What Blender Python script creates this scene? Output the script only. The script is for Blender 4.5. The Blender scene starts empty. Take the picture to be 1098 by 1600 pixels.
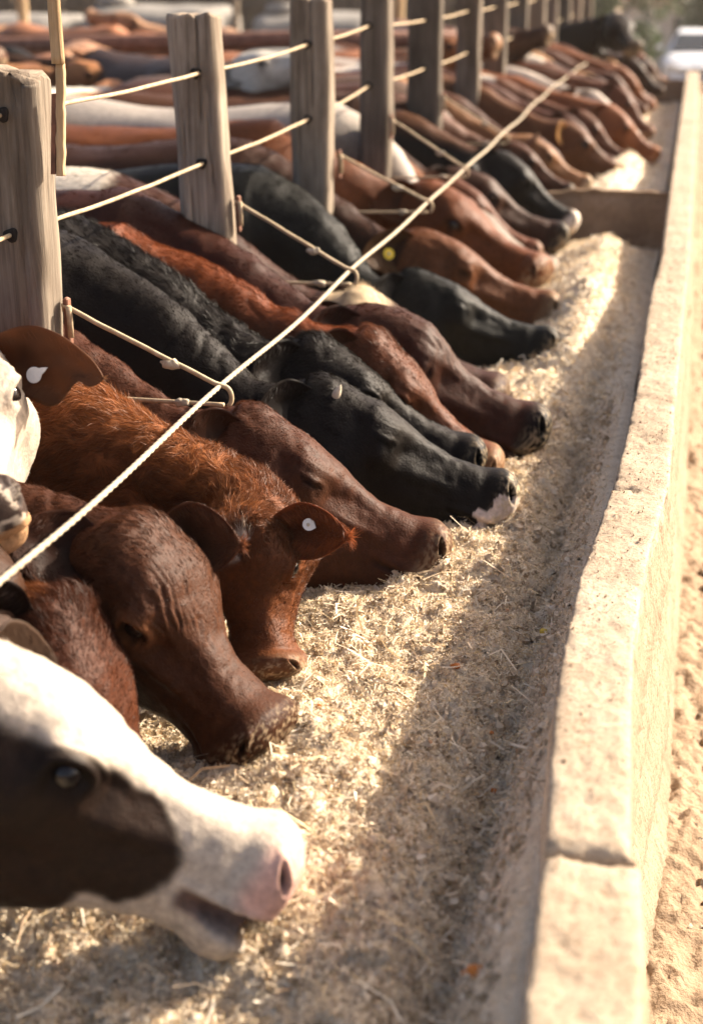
import bpy, math
import numpy as np
from math import radians, sin, cos, pi

# ------------------------------------------------------------------ camera, sky, sun, exposure
S = bpy.context.scene
COL = S.collection
cam_d = bpy.data.cameras.new("camera")
cam = bpy.data.objects.new("camera", cam_d)
COL.objects.link(cam)
cam.location = (0, 0, 1.65)
cam.rotation_euler = (radians(90 - 20.934), 0, radians(12.972))
cam_d.sensor_fit = 'VERTICAL'
cam_d.sensor_height = 36
cam_d.lens = 50
cam_d.clip_start = 0.05
cam_d.clip_end = 2000
cam_d.dof.use_dof = True
cam_d.dof.focus_distance = 2.35
cam_d.dof.aperture_fstop = 3.0
S.camera = cam

SUN_EL, SUN_AZ = 31.6, 40.0          # degrees; azimuth from +X (across the trough) towards +Y (along it)
W = bpy.data.worlds.new("World")
S.world = W
W.use_nodes = True
nt = W.node_tree
bg = nt.nodes["Background"]
sky = nt.nodes.new("ShaderNodeTexSky")
sky.sky_type = 'NISHITA'
sky.sun_disc = False
sky.sun_elevation = radians(SUN_EL)
sky.sun_rotation = radians(90 - SUN_AZ)
sky.dust_density = 4.0
sky.air_density = 0.6
sky.ozone_density = 0.4
warm = nt.nodes.new("ShaderNodeMix")            # the photograph's warm white balance
warm.data_type = 'RGBA'
warm.blend_type = 'MULTIPLY'
warm.inputs[0].default_value = 1.0
nt.links.new(sky.outputs[0], warm.inputs[6])
warm.inputs[7].default_value = (1.0, 0.92, 0.83, 1)
nt.links.new(warm.outputs[2], bg.inputs[0])
bg.inputs[1].default_value = 0.128
sd = bpy.data.lights.new("sun", 'SUN')
sd.energy = 4.7
sd.angle = radians(0.5)
sd.color = (1, 0.88, 0.72)
sun = bpy.data.objects.new("sun", sd)
COL.objects.link(sun)
sun.location = (20, 15, 20)
sun.rotation_euler = (radians(90 - SUN_EL), 0, radians(90 + SUN_AZ))
S.view_settings.view_transform = 'Standard'
S.view_settings.look = 'None'
S.view_settings.exposure = 1.62
S.view_settings.gamma = 1
try:
    S.cycles.max_bounces = 6
    S.cycles.transparent_max_bounces = 8
    S.cycles.use_denoising = True
except Exception:
    pass

rng = np.random.default_rng(7)

# ------------------------------------------------------------------ small numeric helpers
def V(*a):
    return np.array(a, float)

def nz(v):
    v = np.asarray(v, float)
    return v / np.maximum(np.linalg.norm(v, axis=-1, keepdims=True), 1e-9)

def _hash(ix, iy, iz, seed):
    h = (ix.astype(np.int64) * 374761393 + iy.astype(np.int64) * 668265263 + iz.astype(np.int64) * 2147483647 + seed * 974711) & 0xffffffff
    h = ((h ^ (h >> 13)) * 1274126177) & 0xffffffff
    h = (h ^ (h >> 16)) & 0xffffffff
    return h.astype(np.float64) / 4294967295.0 * 2 - 1

def vnoise(P, f, seed=0):
    """value noise in -1..1; P (...,3), f a number or three"""
    Q = np.asarray(P, float) * np.asarray(f, float) + 37.13
    I = np.floor(Q)
    F = Q - I
    F = F * F * F * (F * (F * 6 - 15) + 10)
    I = I.astype(np.int64)
    x, y, z = I[..., 0], I[..., 1], I[..., 2]
    u, v, w = F[..., 0], F[..., 1], F[..., 2]
    def c(a, b, d):
        return _hash(x + a, y + b, z + d, seed)
    x00 = c(0, 0, 0) * (1 - u) + c(1, 0, 0) * u
    x10 = c(0, 1, 0) * (1 - u) + c(1, 1, 0) * u
    x01 = c(0, 0, 1) * (1 - u) + c(1, 0, 1) * u
    x11 = c(0, 1, 1) * (1 - u) + c(1, 1, 1) * u
    return (x00 * (1 - v) + x10 * v) * (1 - w) + (x01 * (1 - v) + x11 * v) * w

def fbm(P, f, n=3, seed=0):
    f = np.asarray(f, float)
    o, a, t = 0, 1.0, 0
    for i in range(n):
        o = o + a * vnoise(P, f * 2.03 ** i, seed + i * 17)
        t += a
        a *= 0.55
    return o / t

def sstep(a, b, x):
    t = np.clip((x - a) / (b - a), 0, 1)
    return t * t * (3 - 2 * t)

def tab(x, rows):
    r = np.array(rows, float)
    xs = np.linspace(r[0, 0], r[-1, 0], 400)
    ys = np.interp(xs, r[:, 0], r[:, 1])
    k = np.hanning(23)
    k /= k.sum()
    yp = np.concatenate([2 * ys[0] - ys[11:0:-1], ys, 2 * ys[-1] - ys[-2:-13:-1]])
    return np.interp(x, xs, np.convolve(yp, k, 'valid'))

# ------------------------------------------------------------------ mesh helpers
def mesh_obj(name, verts, faces, mats, parent=None, colors=None, fmat=None, smooth=True):
    """faces: list of arrays (each array n x k of same k)"""
    me = bpy.data.meshes.new(name)
    verts = np.asarray(verts, np.float32)
    if not isinstance(faces, (list, tuple)):
        faces = [faces]
    faces = [np.asarray(f, np.int32) for f in faces if len(f)]
    me.vertices.add(len(verts))
    me.vertices.foreach_set("co", verts.ravel())
    nl = sum(f.size for f in faces)
    npoly = sum(len(f) for f in faces)
    me.loops.add(nl)
    me.polygons.add(npoly)
    me.loops.foreach_set("vertex_index", np.concatenate([f.ravel() for f in faces]))
    tot = np.concatenate([np.full(len(f), f.shape[1], np.int32) for f in faces])
    st = np.concatenate([[0], np.cumsum(tot)[:-1]]).astype(np.int32)
    me.polygons.foreach_set("loop_start", st)
    me.polygons.foreach_set("loop_total", tot)
    me.polygons.foreach_set("use_smooth", np.full(npoly, smooth, bool))
    if fmat is not None:
        me.polygons.foreach_set("material_index", np.asarray(fmat, np.int32))
    if not isinstance(mats, (list, tuple)):
        mats = [mats]
    for m in mats:
        me.materials.append(m)
    if colors is not None:
        a = me.attributes.new("coat", 'FLOAT_COLOR', 'POINT')
        c = np.ones((len(verts), 4), np.float32)
        c[:, :3] = colors
        a.data.foreach_set("color", c.ravel())
    me.update(calc_edges=True)
    o = bpy.data.objects.new(name, me)
    COL.objects.link(o)
    if parent is not None:
        o.parent = parent
        o.matrix_parent_inverse = parent.matrix_basis.inverted()
    return o

def empty(name, loc):
    o = bpy.data.objects.new(name, None)
    o.location = loc
    o.empty_display_size = 0.1
    COL.objects.link(o)
    return o

def tag(o, label=None, cat=None, group=None, kind=None):
    if label: o['label'] = label
    if cat: o['category'] = cat
    if group: o['group'] = group
    if kind: o['kind'] = kind
    return o

class MB:
    """collects pieces into one mesh"""
    def __init__(s):
        s.v, s.f, s.n, s.c, s.m = [], [], 0, [], []
    def add(s, v, fs, col=None, mat=0):
        v = np.asarray(v, float)
        if not isinstance(fs, (list, tuple)):
            fs = [fs]
        for f in fs:
            s.f.append(np.asarray(f, np.int64) + s.n)
            s.m.append(mat)
        s.v.append(v)
        s.c.append(np.broadcast_to(np.asarray((1, 1, 1) if col is None else col, float), (len(v), 3)))
        s.n += len(v)
    def build(s, name, mats, parent=None, smooth=True, colors=True):
        by, bm = {}, {}
        for f, m in zip(s.f, s.m):
            by.setdefault(f.shape[1], []).append(f)
            bm.setdefault(f.shape[1], []).append(np.full(len(f), m))
        return mesh_obj(name, np.concatenate(s.v), [np.concatenate(x) for x in by.values()], mats, parent,
                        np.concatenate(s.c) if colors else None, np.concatenate([np.concatenate(x) for x in bm.values()]), smooth)

def grid_faces(nr, nc, wrap=True):
    i = np.arange(nr - 1)[:, None]
    if wrap:
        j = np.arange(nc)[None, :]
        j2 = (j + 1) % nc
    else:
        j = np.arange(nc - 1)[None, :]
        j2 = j + 1
    return np.stack([i * nc + j, i * nc + j2, (i + 1) * nc + j2, (i + 1) * nc + j], -1).reshape(-1, 4)

def tube(path, rad, n=10, twist=0.0, lobes=0, lob=0.0, caps=True):
    p = np.asarray(path, float)
    r = np.broadcast_to(np.asarray(rad, float), (len(p),))
    t = nz(np.gradient(p, axis=0))
    ref = V(0, 0, 1) if abs(t[0, 2]) < 0.9 else V(0, 1, 0)
    a = np.zeros_like(p)
    for i in range(len(p)):
        ref = nz(ref - t[i] * (ref @ t[i]))
        a[i] = ref
    b = np.cross(t, a)
    th = np.linspace(0, 2 * pi, n, endpoint=False)[None, :]
    L = np.concatenate([[0], np.cumsum(np.linalg.norm(np.diff(p, axis=0), axis=1))])[:, None]
    rr = r[:, None] * (1 + lob * np.cos(lobes * (th + twist * L))) if lobes else r[:, None] + 0 * th
    vv = p[:, None, :] + rr[..., None] * (np.cos(th)[..., None] * a[:, None, :] + np.sin(th)[..., None] * b[:, None, :])
    f = [grid_faces(len(p), n)]
    vv = vv.reshape(-1, 3)
    if caps:
        f += [np.arange(n)[None, ::-1], (np.arange(n) + (len(p) - 1) * n)[None, :]]
    return vv, f

def rbox(c, s, bev=0.006, seg=1, nx=1):
    """bevelled box, centre c, full size s"""
    c, s = np.asarray(c, float), np.asarray(s, float)
    h = s / 2
    b = min(bev, h.min() * 0.9)
    rings = []
    prof = [(-h[2], b), (-h[2] + b, 0), (h[2] - b, 0), (h[2], b)]
    for z, ins in prof:
        x, y = h[0] - ins, h[1] - ins
        k = b * 0.6
        rings.append([(-x + k, -y, z), (x - k, -y, z), (x, -y + k, z), (x, y - k, z), (x - k, y, z), (-x + k, y, z), (-x, y - k, z), (-x, -y + k, z)])
    v = np.array(rings).reshape(-1, 3) + c
    f = [grid_faces(4, 8), np.arange(8)[None, ::-1], (np.arange(8) + 24)[None, :]]
    return v, f

# ------------------------------------------------------------------ materials
def new_mat(name):
    m = bpy.data.materials.new(name)
    m.use_nodes = True
    n = m.node_tree
    n.nodes.clear()
    out = n.nodes.new("ShaderNodeOutputMaterial")
    b = n.nodes.new("ShaderNodeBsdfPrincipled")
    n.links.new(b.outputs[0], out.inputs[0])
    return m, n, b, out

def ramp_noise(n, scale, cols, detail=6, rough=0.6, vec=None, dist=0.0):
    t = n.nodes.new("ShaderNodeTexNoise")
    t.inputs["Scale"].default_value = scale
    t.inputs["Detail"].default_value = detail
    t.inputs["Roughness"].default_value = rough
    t.inputs["Distortion"].default_value = dist
    if vec is not None:
        n.links.new(vec, t.inputs["Vector"])
    r = n.nodes.new("ShaderNodeValToRGB")
    els = r.color_ramp.elements
    while len(els) < len(cols):
        els.new(0.5)
    for e, (p, c) in zip(els, cols):
        e.position = p
        e.color = (*c, 1)
    n.links.new(t.outputs["Fac"], r.inputs[0])
    return t, r

def obj_vec(n, scale=(1, 1, 1)):
    tc = n.nodes.new("ShaderNodeTexCoord")
    mp = n.nodes.new("ShaderNodeMapping")
    mp.inputs["Scale"].default_value = scale
    n.links.new(tc.outputs["Object"], mp.inputs[0])
    return mp.outputs[0]

def bump(n, b, height, strength=0.5, dist=0.01, prev=None):
    u = n.nodes.new("ShaderNodeBump")
    u.inputs["Strength"].default_value = strength
    u.inputs["Distance"].default_value = dist
    n.links.new(height, u.inputs["Height"])
    if prev is not None:
        n.links.new(prev, u.inputs["Normal"])
    n.links.new(u.outputs[0], b.inputs["Normal"])
    return u.outputs[0]

def mul(n, a, bcol, fac=1.0, mode='MULTIPLY'):
    x = n.nodes.new("ShaderNodeMix")
    x.data_type = 'RGBA'
    x.blend_type = mode
    x.inputs[0].default_value = fac
    n.links.new(a, x.inputs[6])
    n.links.new(bcol, x.inputs[7])
    return x.outputs[2]

def simple(name, cols, scale=8, rough=0.8, bscale=60, bstr=0.4, bdist=0.005, vecscale=(1, 1, 1), spec=0.3, metal=0.0, attr=False):
    m, n, b, out = new_mat(name)
    v = obj_vec(n, vecscale)
    k = len(cols)
    t, r = ramp_noise(n, scale, [(0.3 + 0.4 * i / max(k - 1, 1), c) for i, c in enumerate(cols)], vec=v)
    c = r.outputs[0]
    if attr:
        a = n.nodes.new("ShaderNodeAttribute")
        a.attribute_name = "coat"
        c = mul(n, c, a.outputs["Color"])
    n.links.new(c, b.inputs["Base Color"])
    b.inputs["Roughness"].default_value = rough
    b.inputs["Specular IOR Level"].default_value = spec
    b.inputs["Metallic"].default_value = metal
    t2, _ = ramp_noise(n, bscale, [(0, (0, 0, 0)), (1, (1, 1, 1))], vec=v)
    bump(n, b, t2.outputs["Fac"], bstr, bdist)
    return m

def coat_material():
    m, n, b, out = new_mat("cattle_coat")
    a = n.nodes.new("ShaderNodeAttribute")
    a.attribute_name = "coat"
    v = obj_vec(n)
    t, r = ramp_noise(n, 90, [(0.25, (0.62, 0.62, 0.62)), (0.75, (1.3, 1.25, 1.2))], vec=v)
    n.links.new(mul(n, a.outputs["Color"], r.outputs[0]), b.inputs["Base Color"])
    b.inputs["Roughness"].default_value = 0.5
    b.inputs["Specular IOR Level"].default_value = 0.10
    t2, _ = ramp_noise(n, 240, [(0, (0, 0, 0)), (1, (1, 1, 1))], vec=v, detail=3)
    bump(n, b, t2.outputs["Fac"], 0.5, 0.003)
    return m

def hair_material(name, through):
    m, n, b, out = new_mat(name)
    a = n.nodes.new("ShaderNodeAttribute")
    a.attribute_name = "coat"
    n.links.new(a.outputs["Color"], b.inputs["Base Color"])
    b.inputs["Roughness"].default_value = 0.45
    b.inputs["Specular IOR Level"].default_value = 0.16
    tr = n.nodes.new("ShaderNodeBsdfTranslucent")
    n.links.new(a.outputs["Color"], tr.inputs[0])
    mx = n.nodes.new("ShaderNodeMixShader")
    mx.inputs[0].default_value = through
    n.links.new(b.outputs[0], mx.inputs[1])
    n.links.new(tr.outputs[0], mx.inputs[2])
    n.links.new(mx.outputs[0], out.inputs[0])
    return m

def eye_material():
    m, n, b, out = new_mat("wet_eye")
    b.inputs["Base Color"].default_value = (0.008, 0.005, 0.004, 1)
    b.inputs["Roughness"].default_value = 0.06
    b.inputs["Specular IOR Level"].default_value = 0.4
    return m

M_COAT, M_HAIR, M_EYE = coat_material(), hair_material("cattle_hair", .38), eye_material()
M_EAR = hair_material("thin_ear_skin", .60)
M_TAG = simple("tag_plastic", [(0.75, 0.73, 0.68), (0.85, 0.83, 0.8)], 40, 0.5)
M_TAGY = simple("yellow_plastic", [(0.75, 0.5, 0.03), (0.85, 0.6, 0.06)], 40, 0.5)
M_HORN = simple("horn", [(0.45, 0.38, 0.28), (0.6, 0.52, 0.4)], 60, 0.5)

# ------------------------------------------------------------------ cattle
ZOFF = 0.10
HEAD_TOP = [(0, -.030), (.02, -.015), (.06, -.003), (.11, .002), (.2, -.014), (.33, -.022), (.46, -.012), (.58, .007), (.70, .021), (.82, .024), (.92, .022), (.97, .014), (1, .004)]
HEAD_BOT = [(0, -.120), (.02, -.146), (.06, -.168), (.12, -.174), (.2, -.164), (.30, -.172), (.42, -.200), (.55, -.238), (.68, -.272), (.78, -.290), (.88, -.284), (1, -.252)]
HEAD_W = [(0, .060), (.02, .072), (.06, .082), (.11, .080), (.17, .069), (.26, .058), (.36, .058), (.45, .066), (.54, .080), (.63, .101), (.70, .112), (.78, .108), (.88, .099), (1, .090)]
HEAD_TAPER = [(0, .12), (.1, .18), (.3, .15), (.5, .2), (.65, .36), (.8, .34), (1, .2)]

class Cow:
    pass

def make_cow(name, label, N, P, hint, coat, Wz=(-1.32, 0.0, 1.14), dome=0.0, res=1.0, shag=0.0, fur=0, furlen=0.011, eyes='open',
             ears='back', open_mouth=False, length=1.35, slim=1.0, poll_tuft=0.0, seed=0, group='cattle feeding in the row at the trough',
             head_w=1.0, deep=1.0, bulk=1.0, dewlap=.03, lumpy=1.0, neck_pull=0.8, body_dir=(-1, 0.0, 0), tags=(), legs=True, folds=0.0, curl=0.0, forehead_folds=0.0, furarea=None, horn=False):
    N, P, hint = V(*N), V(*P), V(*hint)
    r2 = np.random.default_rng(100 + seed)
    ax = nz(N - P)
    up = nz(hint - ax * (hint @ ax))
    Lr = np.linalg.norm(N - P)
    k = Lr / 0.5
    N2 = N + up * 0.048 * k
    ax = nz(N2 - P)
    up = nz(up - ax * (up @ ax))
    Lh = np.linalg.norm(N2 - P)
    kx = Lh / 0.5
    k = kx * bulk
    side = np.cross(up, ax)                       # animal's left when ax points forward
    nt_ = int(max(20, 132 * res))
    nt_ += nt_ % 2
    nh = int(max(18, 116 * res))
    nn = int(max(12, 84 * res))
    nb = int(max(10, 34 * res))
    th = np.linspace(0, 2 * pi, nt_, endpoint=False)
    ct, st_ = np.cos(th), np.sin(th)
    # --- head rows
    q = np.linspace(0, 1, nh)
    s = 0.55 * q + 0.45 * q ** 2.2
    s = s / s[-1]
    zt = (tab(s, HEAD_TOP) + dome * np.exp(-((s - .72) / .16) ** 2)) * k
    zb = tab(s, HEAD_BOT) * k * deep - .7 * dewlap * sstep(.70, 1.0, s)
    w = tab(s, HEAD_W) * k * head_w
    tp = tab(s, HEAD_TAPER)
    cap = np.sqrt(np.clip(1 - (1 - np.clip(s / .034, 0, 1)) ** 2, 0, 1))
    zm = -.062 * k
    zt = zm + (zt - zm) * (0.25 + 0.75 * cap)
    zb = zm - .012 * k + (zb - zm + .012 * k) * (0.2 + .8 * cap)
    w = w * (0.15 + .85 * cap)
    def section(zt, zb, w, tp, wz, ea, eb, ew=.86):
        zc = zb + (zt - zb) * wz
        up_ = ct >= 0
        c = np.where(up_[None], np.sign(ct)[None] * np.abs(ct)[None] ** ea[:, None], np.sign(ct)[None] * np.abs(ct)[None] ** eb[:, None])
        z = np.where(up_[None], zc[:, None] + (zt - zc)[:, None] * c, zc[:, None] + (zc - zb)[:, None] * c)
        y = w[:, None] * np.sign(st_)[None] * np.abs(st_)[None] ** ew
        d = np.clip((zc[:, None] - z) / (zc - zb)[:, None], 0, 1)
        return y * (1 - tp[:, None] * d ** 1.4), z
    wz = tab(s, [(0, .5), (.2, .55), (.5, .66), (.65, .70), (.8, .64), (1, .55)])
    ea = tab(s, [(0, .85), (.1, .70), (.3, .60), (.6, .54), (.8, .58), (1, .8)])
    eb = np.full(nh, .82)
    y, z = section(zt, zb, w, tp, wz, ea, eb, .76)
    Lx = (s * Lh)[:, None] + 0 * y                # distance back from the nose tip
    # the lower lip sits behind the nose pad
    Lx = Lx + (.010 if open_mouth else .034) * k * sstep(-.075, -.135, z / k) * (1 - sstep(.0, .22, s))[:, None] + .010 * k * sstep(-.03, .0, z / k) * (1 - sstep(0, .06, s))[:, None]
    loc = np.stack([-Lx, y, z], -1)
    # --- outward normals in the local frame
    def normals(A):
        du = np.gradient(A, axis=0)
        dv = np.roll(A, -1, 1) - np.roll(A, 1, 1)
        n_ = nz(np.cross(du, dv))
        cen = A.mean(1, keepdims=True)
        sg = np.sign(np.sum(n_ * (A - cen)))
        return n_ * sg
    nrm = normals(loc)
    X, Yl, Z = Lx / kx, np.abs(y) / k, z / k
    disp = np.zeros_like(y)
    lat = sstep(.02, .05, Yl)
    eX, eZ = .318, -.054
    # orbit, brow, cheek, facial crest, hollows
    disp += lat * .013 * np.exp(-(((X - eX) / .038) ** 2 + ((Z - eZ) / .028) ** 2))
    disp += lat * .007 * np.exp(-(((X - eX - .005) / .034) ** 2 + ((Z - eZ - .028) / .013) ** 2))
    disp -= lat * .009 * np.exp(-(((X - eX - .062) / .022) ** 2 + ((Z - eZ - .004) / .030) ** 2))
    disp -= lat * .007 * np.exp(-(((X - eX + .052) / .020) ** 2 + ((Z - eZ + .004) / .028) ** 2))
    disp += lat * .006 * np.exp(-(((X - eX + .012) / .030) ** 2 + ((Z - eZ + .040) / .014) ** 2))
    disp += lat * .018 * np.exp(-(((X - .400) / .055) ** 2 + ((Z + .180) / .055) ** 2))
    disp -= lat * .014 * np.exp(-(((X - .30) / .06) ** 2 + ((Z + .175) / .03) ** 2))
    cz = -.068 - .10 * (X - .10)
    disp += lat * .009 * np.exp(-(((X - .22) / .07) ** 2)) * np.exp(-((Z - cz + .012) / .012) ** 2)
    disp -= lat * .008 * np.exp(-(((X - .22) / .05) ** 2 + ((Z + .048) / .022) ** 2))
    # nose: the bare muzzle swells, nostrils
    disp += .006 * np.exp(-((X - .045) / .026) ** 2) * np.exp(-((Z + .045) / .04) ** 2)
    disp -= lat * .006 * np.exp(-((X - .088) / .014) ** 2) * np.exp(-((Z + .05) / .035) ** 2)
    disp += .006 * np.exp(-((X - .055) / .03) ** 2) * np.exp(-((Z + .150) / .018) ** 2)
    disp -= .0045 * sstep(.05, .02, X) * np.exp(-(Yl / .004) ** 2) * sstep(-.02, -.05, Z)
    nd = ((X - .031 - .55 * (Z + .050)) / .0050) ** 2 + ((Z + .048 - .3 * (X - .03)) / .0100) ** 2
    disp -= sstep(.016, .030, Yl) * .012 * np.exp(-nd ** 1.4)
    disp += sstep(.016, .030, Yl) * .0045 * np.exp(-((np.sqrt(nd) - 1.7) / .5) ** 2) * (1 + .5 * np.sign(Z + .05))
    # mouth
    mz = -.120 - .10 * np.clip(X - .02, 0, .2)
    mwin = 1 - sstep(.12, .145, X)
    gape = 1.0
    if open_mouth:
        gap = .017 * (1 - X / .12).clip(0, 1)
        dd = np.abs(Z - mz) - gap
        disp -= mwin * .024 * (1 - sstep(-.004, .004, dd)) * (1 - sstep(.06, .13, X) * .8)
    else:
        disp -= mwin * .0085 * np.exp(-((Z - mz) / .0035) ** 2)
    disp += mwin * .004 * np.exp(-((Z - mz - .012) / .008) ** 2)
    # eyes
    er = None
    if eyes == 'open':
        ex, ez = (X - eX) / .0235, (Z - eZ) / .0150
        rho = np.sqrt(ex ** 2 + ez ** 2)
        disp -= lat * .010 * (1 - sstep(.75, 1.1, rho))
        disp += lat * .0045 * np.exp(-((rho - 1.32) / .24) ** 2) * (1 + .5 * np.sign(ez) * sstep(0, .5, np.abs(ez)))
        disp -= lat * .0022 * np.exp(-((rho - 1.85) / .16) ** 2)
        disp -= lat * .0016 * np.exp(-((rho - 2.45) / .16) ** 2)
    else:
        zz = Z - eZ - 2.2 * (X - eX) * (X - eX) * 3 + .004
        win = np.exp(-((X - eX) / .020) ** 4)
        disp += lat * .007 * np.exp(-(((X - eX) / .024) ** 2 + ((Z - eZ) / .017) ** 2))
        disp -= lat * .0110 * win * np.exp(-(zz / .0036) ** 2)
        disp += lat * .0040 * win * np.exp(-((zz - .0065) / .0030) ** 2)
        disp += lat * .009 * np.exp(-(((X - eX + .010) / .030) ** 2 + ((Z - eZ + .034) / .018) ** 2))
        for o_, a_ in ((.0115, .0042), (.0185, .0040), (.026, .0034), (.034, .0026), (-.013, .0034), (-.020, .0026)):
            disp -= lat * a_ * np.exp(-((X - eX - .004) / .030) ** 4) * np.exp(-((zz - o_) / .0026) ** 2)
    # lumps and folds of the skin
    Ploc = loc / k
    so = seed * 3.7
    disp += .0042 * fbm(Ploc + so, 16, 3, seed) * sstep(.06, .2, X)
    disp += .0012 * vnoise(Ploc + so, 70, seed + 3) * sstep(.05, .15, X)
    if forehead_folds:
        wv = np.sin((Yl * 1.0 + .020 * fbm(Ploc + so, (11, 26, 26), 3, seed + 9)) * 2 * pi / .0135) * sstep(-.35, .25, fbm(Ploc + so, (8, 30, 30), 2, seed + 19))
        disp += forehead_folds * .0022 * wv * np.exp(-((X - .31) / .10) ** 2) * sstep(-.075, -.03, Z) * sstep(.004, .014, Yl)
    if poll_tuft:
        disp += poll_tuft * np.exp(-((X - .48) / .05) ** 2) * sstep(-.06, 0.01, Z) * (1 + .4 * fbm(Ploc + so, 40, 2, seed))
    loc = loc + nrm * (disp * k)[..., None]
    if open_mouth:                                # the lower jaw hangs open
        jaw = sstep(.004, -.004, Z - mz) * np.clip(1 - X / .30, 0, 1)
        loc[..., 2] -= .020 * k * jaw
    nrm = normals(loc)
    def tow(l):
        return P + ax * Lh + l[..., 0:1] * ax + l[..., 1:2] * side + (l[..., 2:3]) * up
    head = tow(loc)
    # --- neck and body
    Hc = P - up * ZOFF * k * 1.08
    bd = nz(V(*body_dir))
    Bc = V(Wz[0], Wz[1], Wz[2] - .27)
    D = np.linalg.norm(Bc - Hc)
    T0, T1 = -ax * D * neck_pull, bd * D * .9
    u = np.linspace(0, 1, nn + 1)[1:]
    h00, h10, h01, h11 = 2 * u**3 - 3 * u**2 + 1, u**3 - 2 * u**2 + u, -2 * u**3 + 3 * u**2, u**3 - u**2
    cn = h00[:, None] * Hc + h10[:, None] * T0 + h01[:, None] * Bc + h11[:, None] * T1
    cb = Bc + bd * (np.linspace(0, 1, nb + 1)[1:, None] ** 1.0) * length
    c = np.concatenate([cn, cb])
    par = np.concatenate([u, 1 + np.linspace(0, 1, nb + 1)[1:]])
    t = nz(np.gradient(np.concatenate([Hc[None], c]), axis=0))[1:]
    t0 = -ax
    bl = sstep(0, .35, par)[:, None]
    t = nz(t * bl + t0 * (1 - bl))
    ub = sstep(0, .55, par)[:, None]
    upn = up * (1 - ub) + V(0, 0, 1) * ub
    upn = nz(upn - t * np.sum(upn * t, 1, keepdims=True))
    sdn = np.cross(upn, -t)
    hz, hb, hw = zt[-1] + ZOFF * k * 1.08, zb[-1] + ZOFF * k * 1.08, w[-1]
    sl = slim
    f_top = tab(par, [(0, hz), (.05, hz - .010), (.11, hz - .034), (.20, hz - .040), (.34, hz - .012), (.55, .165 * sl), (.8, .225 * sl), (1, .275), (1.12, .27), (1.35, .238), (1.55, .240), (1.74, .268), (1.84, .262), (1.95, .215), (2, .12)])
    f_bot = tab(par, [(0, hb), (.12, hb - .015), (.3, hb - .055), (.6, -.22), (.85, -.29), (1, -.31), (1.3, -.37), (1.6, -.37), (1.85, -.30), (1.95, -.2), (2, -.08)])
    f_bot = f_bot - dewlap * .3 * sstep(.0, .18, par) * (1 - sstep(.62, .95, par)) - .7 * dewlap * sstep(.3, .6, par) * (1 - sstep(.62, .95, par))
    f_w = tab(par, [(0, hw), (.1, hw * .84), (.3, hw * .90), (.6, .115 * sl), (.85, .165 * sl), (1, .19 * sl), (1.3, .245 * sl), (1.6, .265 * sl), (1.85, .235 * sl), (1.95, .17 * sl), (2, .05)])
    f_tp = tab(par, [(0, .2), (.3, .15), (1, .1), (2, .1)])
    m_ = len(par)
    y2, z2 = section(f_top, f_bot, f_w, f_tp, tab(par, [(0, .55), (.5, .5), (1, .48), (2, .5)]),
                     tab(par, [(0, .8), (.3, .95), (.8, 1.12), (1.0, 1.1), (1.4, .95), (2, .9)]), np.full(m_, .85), .9)
    nb_w = c[:, None, :] + y2[..., None] * sdn[:, None, :] + z2[..., None] * upn[:, None, :]
    allv = np.concatenate([head, nb_w], 0)
    nr = allv.shape[0]
    def wnormals(A):
        du = np.gradient(A, axis=0)
        dv = np.roll(A, -1, 1) - np.roll(A, 1, 1)
        n_ = nz(np.cross(du, dv))
        return n_ * np.sign(np.sum(n_ * (A - A.mean(1, keepdims=True))))
    nw = wnormals(allv)
    dsp = np.zeros((nr, nt_))
    PP = par[:, None] + 0 * y2
    win = sstep(.05, .25, PP)
    lum = lumpy * .014 * fbm(nb_w + so, 5.5, 3, seed + 1) + .004 * fbm(nb_w + so, 22, 2, seed + 2)
    dn = lum * win
    dn = dn + .030 * np.exp(-((PP - 1.72) / .05) ** 2) * np.exp(-((z2 - .17) / .05) ** 2) * np.abs(st_)[None] - .03 * np.exp(-((PP - 1.58) / .08) ** 2) * np.exp(-((z2 - .10) / .09) ** 2) * np.abs(st_)[None]
    # shoulder blade, spine
    dn += .018 * np.exp(-((PP - .95) / .13) ** 2) * np.exp(-((z2 - .06) / .14) ** 2) * np.abs(st_)[None]
    dn -= .012 * np.exp(-((PP - 1.16) / .07) ** 2) * np.exp(-((z2 - .02) / .16) ** 2) * np.abs(st_)[None]
    if folds:
        arc = np.concatenate([[0], np.cumsum(np.linalg.norm(np.diff(c, axis=0), axis=1))])[:, None]
        ph = arc / .060 + 2.2 * fbm(nb_w + so, (5, 5, 5), 3, seed + 5) + .3 * np.abs(st_)[None]
        tri = 1 - np.abs(np.sin(pi * ph))
        dn -= folds * .010 * tri ** 3 * sstep(-.4, .3, fbm(nb_w + so, 9, 2, seed + 15)) * sstep(.02, .08, PP) * (1 - sstep(.42, .62, PP)) * (.35 + .65 * np.abs(st_)[None])
    if shag:
        dn += shag * .012 * fbm(nb_w + so, 34, 2, seed + 6) * sstep(.02, .15, PP) * (1 - sstep(1.2, 1.6, PP))
    dsp[nh:] = dn
    allv = allv + nw * dsp[..., None]
    nw = wnormals(allv)
    # --- colours (pigment of the hide)
    R = Cow()
    R.X = np.concatenate([X, np.full((m_, nt_), 1.0)])
    R.Y = np.concatenate([y / k, np.zeros((m_, nt_))])
    R.Z = np.concatenate([Z, z2])
    R.par = np.concatenate([np.zeros((nh, nt_)) - 1, PP])
    R.head = R.par < 0
    R.P = allv + so
    R.sgn = np.concatenate([np.broadcast_to(np.sign(st_), (nh, nt_)), np.broadcast_to(np.sign(st_), (m_, nt_))])
    R.nd = np.concatenate([nd + 99 * (Yl < .012), np.full((m_, nt_), 99.)])
    R.mouth = np.concatenate([mwin * np.exp(-((Z - mz) / (.016 if open_mouth else .004)) ** 2), np.zeros((m_, nt_))])
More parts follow.
